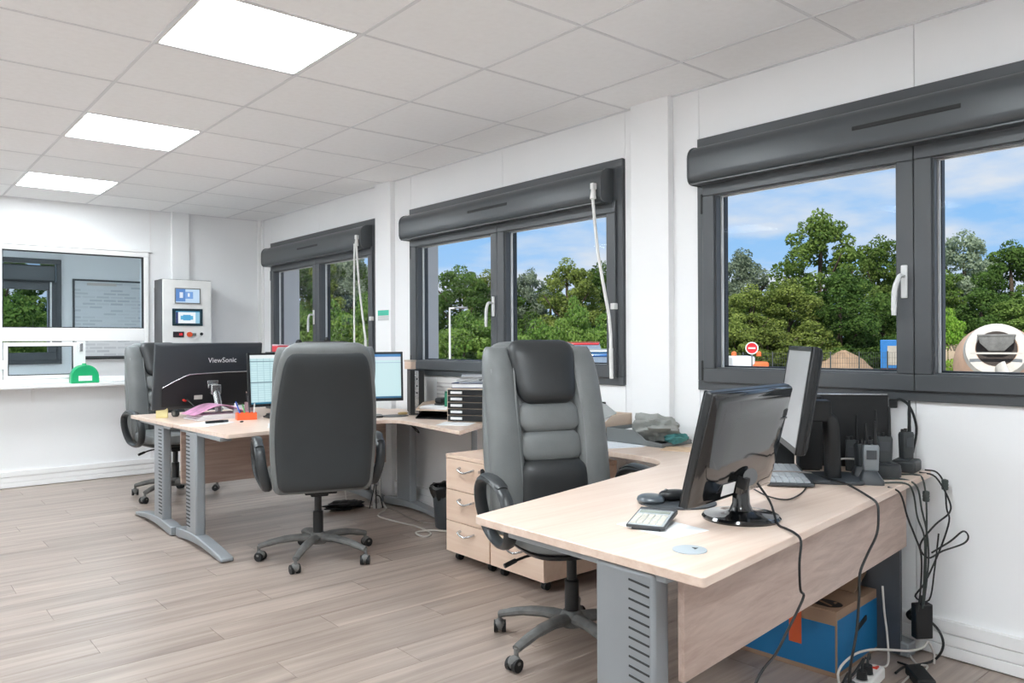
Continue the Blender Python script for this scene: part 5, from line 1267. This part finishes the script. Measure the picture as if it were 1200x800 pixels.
def leaf_mat(name, a, b_, trans=0.35):
    m = bpy.data.materials.new(name); m.use_nodes = True
    nt = m.node_tree; N, L = nt.nodes, nt.links; N.remove(N['Principled BSDF'])
    at = N.new('ShaderNodeAttribute'); at.attribute_name = 'tone'
    r = N.new('ShaderNodeValToRGB'); e = r.color_ramp.elements
    e[0].position = 0; e[0].color = s2l(a)+(1,); e[1].position = 1; e[1].color = s2l(b_)+(1,)
    L.new(at.outputs['Fac'], r.inputs[0])
    oi = N.new('ShaderNodeObjectInfo'); hs = N.new('ShaderNodeHueSaturation'); ma = N.new('ShaderNodeMapRange'); ma.inputs['To Min'].default_value = 0.66; ma.inputs['To Max'].default_value = 1.0
    L.new(oi.outputs['Random'], ma.inputs[0]); L.new(ma.outputs[0], hs.inputs['Value']); L.new(r.outputs[0], hs.inputs['Color'])
    d = N.new('ShaderNodeBsdfDiffuse'); t = N.new('ShaderNodeBsdfTranslucent'); mx = N.new('ShaderNodeMixShader'); mx.inputs[0].default_value = trans
    L.new(hs.outputs[0], d.inputs[0]); L.new(hs.outputs[0], t.inputs[0]); L.new(d.outputs[0], mx.inputs[1]); L.new(t.outputs[0], mx.inputs[2])
    L.new(mx.outputs[0], N['Material Output'].inputs[0]); return m
LEAF = [leaf_mat('leaf_mid', (76, 108, 52), (148, 172, 92)), leaf_mat('leaf_dark', (60, 90, 46), (116, 146, 76)), leaf_mat('leaf_olive', (94, 116, 56), (166, 180, 98)),
        leaf_mat('leaf_silver', (116, 134, 108), (180, 194, 166)), leaf_mat('leaf_bush', (90, 130, 60), (156, 184, 98)), leaf_mat('leaf_bright', (112, 172, 56), (186, 220, 104))]
BARK = pm('bark', (88, 74, 60), 0.9, var=0.2)

def crown_mesh(seed, kind, n_leaf=9000):
    """leaf cards scattered over clustered lobes; unit tree: foot at z=0, top at z=1, crown half-width 0.5"""
    q = np.random.default_rng(seed)
    lobes = []
    nl = 80 if kind == 'tree' else 44
    for k in range(nl):
        t = (k+q.uniform(0, 1))/nl
        if kind == 'tree':
            z = 0.10+0.82*t
            env = 0.40*math.sqrt(max(0.03, 1-(max(0, t-0.30)/0.74)**2))*(0.80+0.20*min(1, t/0.25))
            rr = env*math.sqrt(q.uniform(0.10, 1)); s = q.uniform(0.085, 0.15)*(1.10-0.40*t)
        else:
            z = 0.06+0.80*t
            env = 0.42*math.sqrt(max(0.05, 1-(max(0, t-0.15)/0.90)**2)); rr = env*math.sqrt(q.uniform(0.1, 1)); s = q.uniform(0.10, 0.17)
        a = q.uniform(0, 2*PI)
        lobes.append((rr*math.cos(a), rr*math.sin(a), z, s, s*q.uniform(0.5, 0.75)*0.75))
    lobes.append((0, 0, 0.90, 0.12, 0.10))
    L = np.array(lobes)
    w = L[:, 3]**2; idx = q.choice(len(L), n_leaf, p=w/w.sum())
    d = q.normal(size=(n_leaf, 3)); d /= np.linalg.norm(d, axis=1)[:, None]
    rad = q.uniform(0.72, 1.08, n_leaf)
    C = L[idx]
    P = np.stack([C[:, 0]+d[:, 0]*C[:, 3]*rad, C[:, 1]+d[:, 1]*C[:, 3]*rad, C[:, 2]+d[:, 2]*C[:, 4]*rad], 1)
    P[:, 2] = np.clip(P[:, 2], 0.02, 1.0)
    nrm = d*0.8+q.normal(size=(n_leaf, 3))*0.6; nrm /= np.linalg.norm(nrm, axis=1)[:, None]
    u = np.cross(nrm, q.normal(size=(n_leaf, 3))); u /= np.linalg.norm(u, axis=1)[:, None]
    v = np.cross(nrm, u)
    return P, u, v, q.uniform(0, 1, n_leaf)*0.6+0.4*q.uniform(0, 1, len(L))[idx]

def build_crown(name, seed, kind, mat, size, wid, hgt, n_leaf):
    P, u, v, tone = crown_mesh(seed, kind, n_leaf)
    P = P*np.array([wid, wid, hgt])
    n = len(P); s = (size*np.random.default_rng(seed+50).uniform(0.6, 1.3, n))[:, None]
    V = np.stack([P-u*s, P-v*s*0.55, P+u*s, P+v*s*0.55], 1).reshape(-1, 3)
    me = bpy.data.meshes.new(name)
    me.vertices.add(4*n); me.vertices.foreach_set('co', V.ravel())
    me.loops.add(4*n); me.loops.foreach_set('vertex_index', np.arange(4*n))
    me.polygons.add(n); me.polygons.foreach_set('loop_start', np.arange(0, 4*n, 4)); me.polygons.foreach_set('loop_total', np.full(n, 4))
    at = me.attributes.new('tone', 'FLOAT', 'FACE'); at.data.foreach_set('value', tone.astype(np.float32))
    me.update(calc_edges=True); me.validate(); me.materials.append(mat)
    return me
def trunk_mesh(wid, hgt, seed):
    q = random.Random(seed); mb = MB()
    mb.tube([(0, 0, 0), (0.05, 0.02, hgt*0.25), (-0.04, 0.05, hgt*0.55), (0.03, 0, hgt*0.85)], [hgt*0.022, hgt*0.017, hgt*0.011, hgt*0.004], 7, sub=3)
    for k in range(6):
        a = q.uniform(0, 6.28); z = hgt*q.uniform(0.25, 0.6)
        mb.tube([(0, 0, z), (0.16*wid*math.cos(a), 0.16*wid*math.sin(a), z+hgt*0.10), (0.32*wid*math.cos(a), 0.32*wid*math.sin(a), z+hgt*0.22)], [hgt*0.009, hgt*0.006, hgt*0.003], 5, sub=2)
    me = make_mesh('trunk', mb); me.materials.append(BARK); return me
PROTO = {}
def proto(kind, k, var):
    key = (kind, k, var)
    if key not in PROTO:
        if kind == 'tree': w, h, n, s = 5.0, 8.0, 26000, 0.085
        else: w, h, n, s = 3.4, 3.8, 13000, 0.07
        PROTO[key] = (build_crown('foliage', 17*k+var*5+(3 if kind == 'tree' else 91), kind, LEAF[k], s, w, h, n), trunk_mesh(w, h, k*7+var), w, h)
    return PROTO[key]
KIND = ['mid-green', 'dark green', 'olive-green', 'silvery green', 'fresh green', 'bright green']
def plant(kind, x, y, h, w, k, label, group, var=0, z=GZ):
    cr, tk, pw, ph = proto(kind, k, var)
    t = thing('tree' if kind == 'tree' else 'bush', label, 'tree' if kind == 'tree' else 'bush', (x, y, z), random.uniform(0, 6.28), group)
    t.scale = (w/pw, w/pw, h/ph)
    o = bpy.data.objects.new('foliage', cr); COL.objects.link(o); o.parent = t
    o = bpy.data.objects.new('trunk', tk); COL.objects.link(o); o.parent = t
    return t
TREES = [(40.14,26.3,8.26,5.2,3,'silvery green tree at the left of the near window, by its frame'), (43.29,26.25,5.96,5,1,'dark green tree low in the gap left of the tallest one'), (39.89,21.27,9.81,6.2,0,'tallest mid-green tree, in the middle of the near window'),
 (46.32,21.07,8.97,5.4,0,'mid-green tree just right of the tallest one, behind the window handle'), (51.69,21.77,8.29,5,1,'dark green tree hidden behind the near window mullion'), (52.36,18.58,9.55,6.4,3,'silvery green tree in the right pane of the near window'),
 (45.49,13.92,7.89,5.2,1,'dark green tree at the right edge of the picture'), (49.22,18.62,6.94,4.6,0,'mid-green tree beside the mullion, above the bright bush'), (31.71,20.33,5.36,4.2,2,'olive tree low at the left of the near window'),
 (33.07,19.18,5.64,4.4,2,'olive tree in front of the gap left of the tallest tree'), (34.89,17.64,6.03,4.6,1,'dark green tree standing in front of the tallest tree'), (38.42,17.27,5.09,4.2,1,'dark green low tree above the blue container'), (39.88,13.42,5.24,4.4,1,'dark green low tree behind the concrete mixer'),
 (32.84,22.0,4.79,4.0,0,'mid-green low tree at the left frame of the near window'), (38.95,11.59,4.65,4.2,0,'mid-green low tree beyond the mixer drum, by the right edge'),
 (26.79,36.28,7.25,5.2,1,'dark green tree in the left pane of the middle window'), (31.11,39.17,7.41,5.0,2,'olive tree beside the middle window mullion'), (31.88,35.9,7.33,3.6,3,'slender silvery tree right of the middle window mullion'), (29.41,30.13,7.27,4.8,2,'large olive tree in the right pane of the middle window'),
 (33.8,31.66,7.55,5.4,1,'dark green tree behind the crank rod of the middle window'), (31.0,36.65,6.38,5,1,'dark green tree low behind the mullion of the middle window'), (34.18,36.58,6.64,4.6,0,'mid-green tree between silvery and olive ones in the middle window'),
 (17.26,37.79,7.19,4.6,1,'dark green tree at the left of the far window'), (18.94,38.99,7.87,4.2,2,'olive tree at the mullion of the far window'), (21.46,39.47,8.31,5.0,3,'silvery tree in the right pane of the far window'), (22.68,38.44,7.63,4.8,1,'dark green tree at the right of the far window'), (21.98,41.66,7.85,4.8,1,'dark green tree behind the silvery one in the far window'),
 (24.52,38.2,7.49,5,0,'mid-green tree hidden by the post between far and middle windows'), (35.48,28.93,7.94,6,0,'mid-green tree hidden by the post between middle and near windows'), (38.01,28.1,7.35,5.6,1,'dark green tree hidden left of the near window'),
 (50.05,12.68,8.52,6,0,'mid-green tree just outside the right edge'), (52.52,10.59,7.87,6,1,'dark green tree further outside the right edge'), (52.71,7.81,8.07,6,3,'silvery tree far outside the right edge'),
 (5.2,44.0,7.4,6,0,'mid-green tree seen through the hatch and the next room'), (8.2,46.0,7.8,6,1,'dark green tree seen through the hatch, right one'), (2.2,47.0,7.6,6,3,'silvery tree seen through the hatch, left one')]
BUSHES = [(32.27,12.0,4.0,2.1,5,'bright green bush beside the concrete mixer'), (19.79,26.49,4.09,3.6,4,'fresh green bush behind the lamp post'), (21.53,26.32,3.91,3.7,4,'fresh green bush below the middle window handle'), (22.14,24.49,3.73,3.8,4,'fresh green bush right of the middle mullion'), (21.92,22.06,4.56,2.3,4,'rounded fresh green bush above the parked cars'),
 (25.04,23.35,3.98,3.2,4,'fresh green bush at the right of the middle window'), (14.24,31.18,4.53,3.2,4,'fresh green bush at the left of the far window'), (15.43,30.17,4.6,3.2,4,'fresh green bush in the middle of the far window'), (16.04,28.34,4.82,3.4,4,'fresh green bush at the right of the far window'), (17.71,28.24,4.24,3.2,4,'fresh green bush behind the post of the far window'),
 (25.74,21.45,4.05,3.8,4,'fresh green bush behind the post of the near window'), (29.63,18.16,3.58,3.8,2,'olive bush behind the orange vehicle'), (33.0,18.1,3.6,4.0,2,'olive bush behind the site fence'), (35.7,17.0,3.45,3.8,1,'dark green bush behind the earth heap'), (28.52,19.1,3.8,3.2,2,'olive bush at the left frame of the near window'), (37.95,12.44,3.83,3.6,1,'dark green bush behind the mixer truck'), (27.13,20.27,3.8,3.6,4,'fresh green bush left of the near window'),
 (4.0,30.0,4.4,4.2,4,'fresh green bush seen through the hatch'), (6.6,31.0,4.2,4.2,0,'mid-green bush seen through the hatch, right one')]
for i, (x, y, h, w, k, lb) in enumerate(TREES): plant('tree', x, y, h, w, k, lb, 'trees beyond the site', i % 2)
for i, (x, y, h, w, k, lb) in enumerate(BUSHES): plant('bush', x, y, h, w, k, lb, 'bushes along the site', 0)

# concrete mixer truck, drum opening towards the office
mx = thing('concrete_mixer', 'white concrete mixer drum with grey hopper seen through the near window', 'truck', (29.6, 9.5, GZ), math.atan2(-9.4, -29.2))
# local +x points at the office
DR = pm('drum_white', (196, 192, 184), 0.55, var=0.08); DRB = pm('drum_beige', (214, 178, 152), 0.6)
ax = Matrix.Translation((0, 0, 2.30)) @ Matrix.Rotation(math.radians(72), 4, 'Y')
add('drum', MB().lathe([(0.66, 0.42), (0.78, 0.40), (1.02, 0.05), (1.30, -0.9), (1.36, -1.6), (1.1, -2.6), (0.5, -3.2), (0, -3.2)], n=36, M=ax), DRB, mx)
add('drum_ring', MB().lathe([(0.60, 0.36), (0.62, 0.45), (0.90, 0.42), (0.98, 0.18), (0.92, 0.14)], n=36, M=ax), DR, mx)
add('drum_mouth', MB().lathe([(0.60, 0.44), (0.55, 0.0), (0.45, -0.5), (0, -0.5)], n=30, M=ax), pm('drum_inside', (62, 54, 50), 0.8), mx)
hop = MB(); R = []
for z, hx, hy in ((0.0, 0.16, 0.22), (0.28, 0.28, 0.48), (0.48, 0.30, 0.52), (0.50, 0.33, 0.55), (0.56, 0.33, 0.55)):
    R.append([(-hx, -hy, z), (hx, -hy, z), (hx, hy, z), (-hx, hy, z)])
add('hopper', hop.rings(R, M=Matrix.Translation((0.55, 0, 2.36))), pm('hopper_grey', (120, 120, 118), 0.7, var=0.2), mx, 0.02)
add('hopper_bar', MB().box(0.72, 0.80, -0.75, 0.75, 2.26, 2.32), DR, mx)
add('ladder', MB().cyl((0.5, 1.25, 0.5), (0.5, 1.25, 2.75), 0.03, n=8).cyl((0.5, 1.75, 0.5), (0.5, 1.75, 2.75), 0.03, n=8), pm('ladder_grey', (150, 136, 126), 0.5), mx)
for k in range(7): add('rung', MB().cyl((0.5, 1.25, 0.8+k*0.3), (0.5, 1.75, 0.8+k*0.3), 0.022, n=6), GREYP, mx)
add('platform', MB().box(0.2, 0.9, 0.9, 2.1, 1.55, 1.62), GREYP, mx)
add('handrail', MB().tube([(0.85, 0.95, 1.62), (0.85, 0.95, 2.55), (0.85, 2.05, 2.55), (0.85, 2.05, 1.62)], 0.025, 6, sub=1), GREYP, mx)
add('chassis', MB().box(-6.2, 0.3, -0.45, 0.45, 0.75, 1.05), CHARC, mx)
add('cab', MB().box(-7.4, -5.2, -1.2, 1.2, 0.6, 2.9), DR, mx, 0.15)
add('chute', MB().tube([(0.75, 0.1, 1.9), (1.1, 0.3, 1.4), (1.5, 0.6, 0.9)], 0.22, 10, sub=2, flat=(1, 0.5)), DR, mx)
for wx in (-0.6, -1.9, -5.6):
    for sy in (-1, 1): add('wheel', MB().cyl((wx, sy*0.75, 0.52), (wx, sy*1.15, 0.52), 0.52, n=22), BLACKM, mx)
add('mudguard', MB().box(-2.4, -0.1, -1.2, 1.2, 1.12, 1.2), DR, mx)

bw = thing('block_barrier', 'low beige block barrier behind the concrete mixer', 'barrier', (32.05, 11.95, GZ), math.radians(111))
for k in range(2, 4):
    for r in range(3):
        add('block', MB().box(-2.4+k*0.8+0.01, -1.6+k*0.8-0.01, -0.2, 0.2, r*0.86+0.01, r*0.86+0.85), pm('block_beige', (190, 172, 152), 0.8) if 'block_beige' not in MATS else MATS['block_beige'], bw, 0.02)
# site fence
fn = thing('site_fence', 'dark mesh site fence in front of the trees', 'fence', (28.5, 16.0, GZ), math.radians(-34))
FD = pm('fence_dark', (70, 76, 74), 0.5)
for k in range(9): add('post', MB().cyl((-4.8+k*1.2, 0, 0), (-4.8+k*1.2, 0, 2.3), 0.03, n=8), FD, fn)
fm = MB()
for k in range(97): fm.box(-4.8+k*0.1-0.004, -4.8+k*0.1+0.004, -0.004, 0.004, 0.15, 2.25)
for k in range(11): fm.box(-4.8, 4.8, -0.004, 0.004, 0.15+k*0.21-0.004, 0.15+k*0.21+0.004)
add('mesh_panel', fm, FD, fn, kind='stuff', smooth=False)
# earth heap
hm = MB(); R = []
for i in range(9):
    t = i/8; R.append([((2.7*(1-t)**0.8+0.05)*math.cos(2*PI*j/28)*(1+0.12*math.sin(j*2.1+i)), (1.3*(1-t)**0.8+0.05)*math.sin(2*PI*j/28), 2.25*t**0.75+0.08*math.sin(j*1.7+i)) for j in range(28)])
hm.rings(R, M=rz(math.radians(-30), (32.5, 16.3, GZ)))
add('earth_heap', hm, pm('earth', (160, 136, 112), 0.95, var=0.15, vscale=1.5), label='pale earth heap behind the site fence', cat='earth heap')
# blue container with red skip
bc = thing('site_container', 'blue site container beyond the fence, left of the window handle', 'container', (34.2, 15.0, GZ), math.radians(24))
add('body', MB().box(-1.2, 1.2, -0.45, 0.45, 1.55, 2.75), pm('container_blue', (44, 118, 186), 0.5), bc, 0.03)
add('panel', MB().box(-1.22, -1.2, -0.18, 0.18, 1.7, 2.5), pm('panel_pale', (176, 170, 160), 0.6), bc)
add('support', MB().box(-1.1, 1.1, -0.40, 0.40, 0.0, 1.55), pm('brick_red', (128, 60, 56), 0.7), bc)
# orange vehicle and round sign
ov = thing('orange_vehicle', 'orange and white site vehicle at the left bottom of the near window', 'vehicle', (26.6, 17.2, GZ), math.radians(-35))
add('body', MB().box(-0.75, 0.75, -0.45, 0.45, 0.45, 1.45), pm('vehicle_white', (228, 228, 226), 0.4), ov, 0.08)
add('bonnet', MB().box(-0.1, 0.72, -0.42, 0.42, 1.40, 1.93), pm('vehicle_orange', (232, 116, 66), 0.4), ov, 0.10)
add('roof', MB().box(-0.75, 0.15, -0.42, 0.42, 1.6, 2.16), pm('vehicle_roof', (222, 226, 230), 0.4), ov, 0.08)
for wx in (-0.45, 0.45):
    for sy in (-1, 1): add('wheel', MB().cyl((wx, sy*0.30, 0.3), (wx, sy*0.50, 0.3), 0.3, n=18), BLACKM, ov)
for dx in (-0.55, 0.45): add('beacon', MB().lathe([(0.10, 0), (0.10, 0.14), (0.05, 0.19), (0, 0.19)], (dx, 0, 2.14), 12), MATS['vehicle_orange'], ov)
sg = thing('no_entry_sign', 'round red no-entry sign with a white bar above the orange vehicle', 'sign', (26.35, 16.85, GZ), math.atan2(-16.9, -26.4))
add('pole', MB().cyl((0, 0, 0), (0, 0, 2.6), 0.025, n=8), GREYP, sg)
RY = Matrix.Translation((0.03, 0, 2.46)) @ Matrix.Rotation(PI/2, 4, 'Y')
add('border', MB().lathe([(0.24, 0), (0.24, 0.02), (0, 0.02)], n=28, M=RY), WHITEP, sg)
add('red_disc', MB().lathe([(0.20, 0.02), (0.20, 0.026), (0, 0.026)], n=28, M=RY), pm('sign_red', (206, 40, 50), 0.4), sg)
add('white_bar', MB().box(0.057, 0.062, -0.13, 0.13, 2.43, 2.49), WHITEP, sg)
# parked cars below the middle window
def car(label, x, y, rot, col, name, base=GZ):
    t = thing('parked_car', label, 'car', (x, y, base), rot, 'cars parked outside')
    secs = [(-2.1, 0.35, 0.75, 0.75), (-2.0, 0.30, 0.92, 0.82), (-1.2, 0.28, 0.98, 0.85), (0.9, 0.28, 1.0, 0.86), (1.8, 0.30, 0.95, 0.84), (2.1, 0.38, 0.80, 0.74)]
    R = [[(px, -w, z0), (px, -w*1.02, (z0+z1)/2), (px, -w*0.93, z1), (px, w*0.93, z1), (px, w*1.02, (z0+z1)/2), (px, w, z0)] for px, z0, z1, w in secs]
    add('body', MB().rings(R), pm(name, col, 0.2, coat=0.4), t, 0.03)
    cab_ = [(-1.3, 0.96, 0.80), (-0.75, 1.48, 0.64), (0.95, 1.50, 0.64), (1.75, 0.98, 0.78)]
    lo = [[(px, -w, 0.94), (px, w, 0.94), (px, w, z), (px, -w, z)] for px, z, w in cab_]
    add('windows', MB().rings(lo), pm('car_glass_sky', (120, 134, 148), 0.1) if 'car_glass_sky' not in MATS else MATS['car_glass_sky'], t, 0.03)  # sky reflection painted into the pale window colour
    add('roof', MB().rings([[(px, -w, z0), (px, w, z0), (px, w, z0+0.05), (px, -w, z0+0.05)] for px, w, z0 in ((-0.8, 0.62, 1.45), (0, 0.66, 1.49), (1.0, 0.62, 1.47))]), MATS[name], t, 0.02)
    for wx in (-1.35, 1.3):
        for s in (-1, 1): add('wheel', MB().cyl((wx, s*0.66, 0.31), (wx, s*0.86, 0.31), 0.31, n=18), BLACKM, t)
    return t
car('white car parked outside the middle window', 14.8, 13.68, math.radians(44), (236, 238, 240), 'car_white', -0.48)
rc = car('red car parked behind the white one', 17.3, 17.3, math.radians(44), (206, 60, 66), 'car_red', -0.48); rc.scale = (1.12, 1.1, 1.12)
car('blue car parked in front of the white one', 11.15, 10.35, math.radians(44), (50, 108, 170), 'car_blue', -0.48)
add('parking_bank', MB().prism([(7.5, 9.0), (12.0, 7.0), (21.5, 17.5), (17.0, 21.0)], GZ-0.02, -0.48), ground_mat(), label='raised parking strip outside the middle window', kind='structure', smooth=False)
# street lamp
lp = thing('street_lamp', 'slim pale street lamp outside the middle window', 'lamp post', (15.2, 21.2, GZ), math.radians(-35))
add('pole', MB().cyl((0, 0, 0), (0, 0, 3.9), 0.045, 0.03, 10), SILVERW, lp)
add('arm', MB().cyl((0, 0, 3.88), (0.45, 0, 3.92), 0.028, n=8), SILVERW, lp)
add('lamp_head', MB().box(0.15, 0.6, -0.08, 0.08, 3.87, 3.93), GREYP, lp, 0.03)
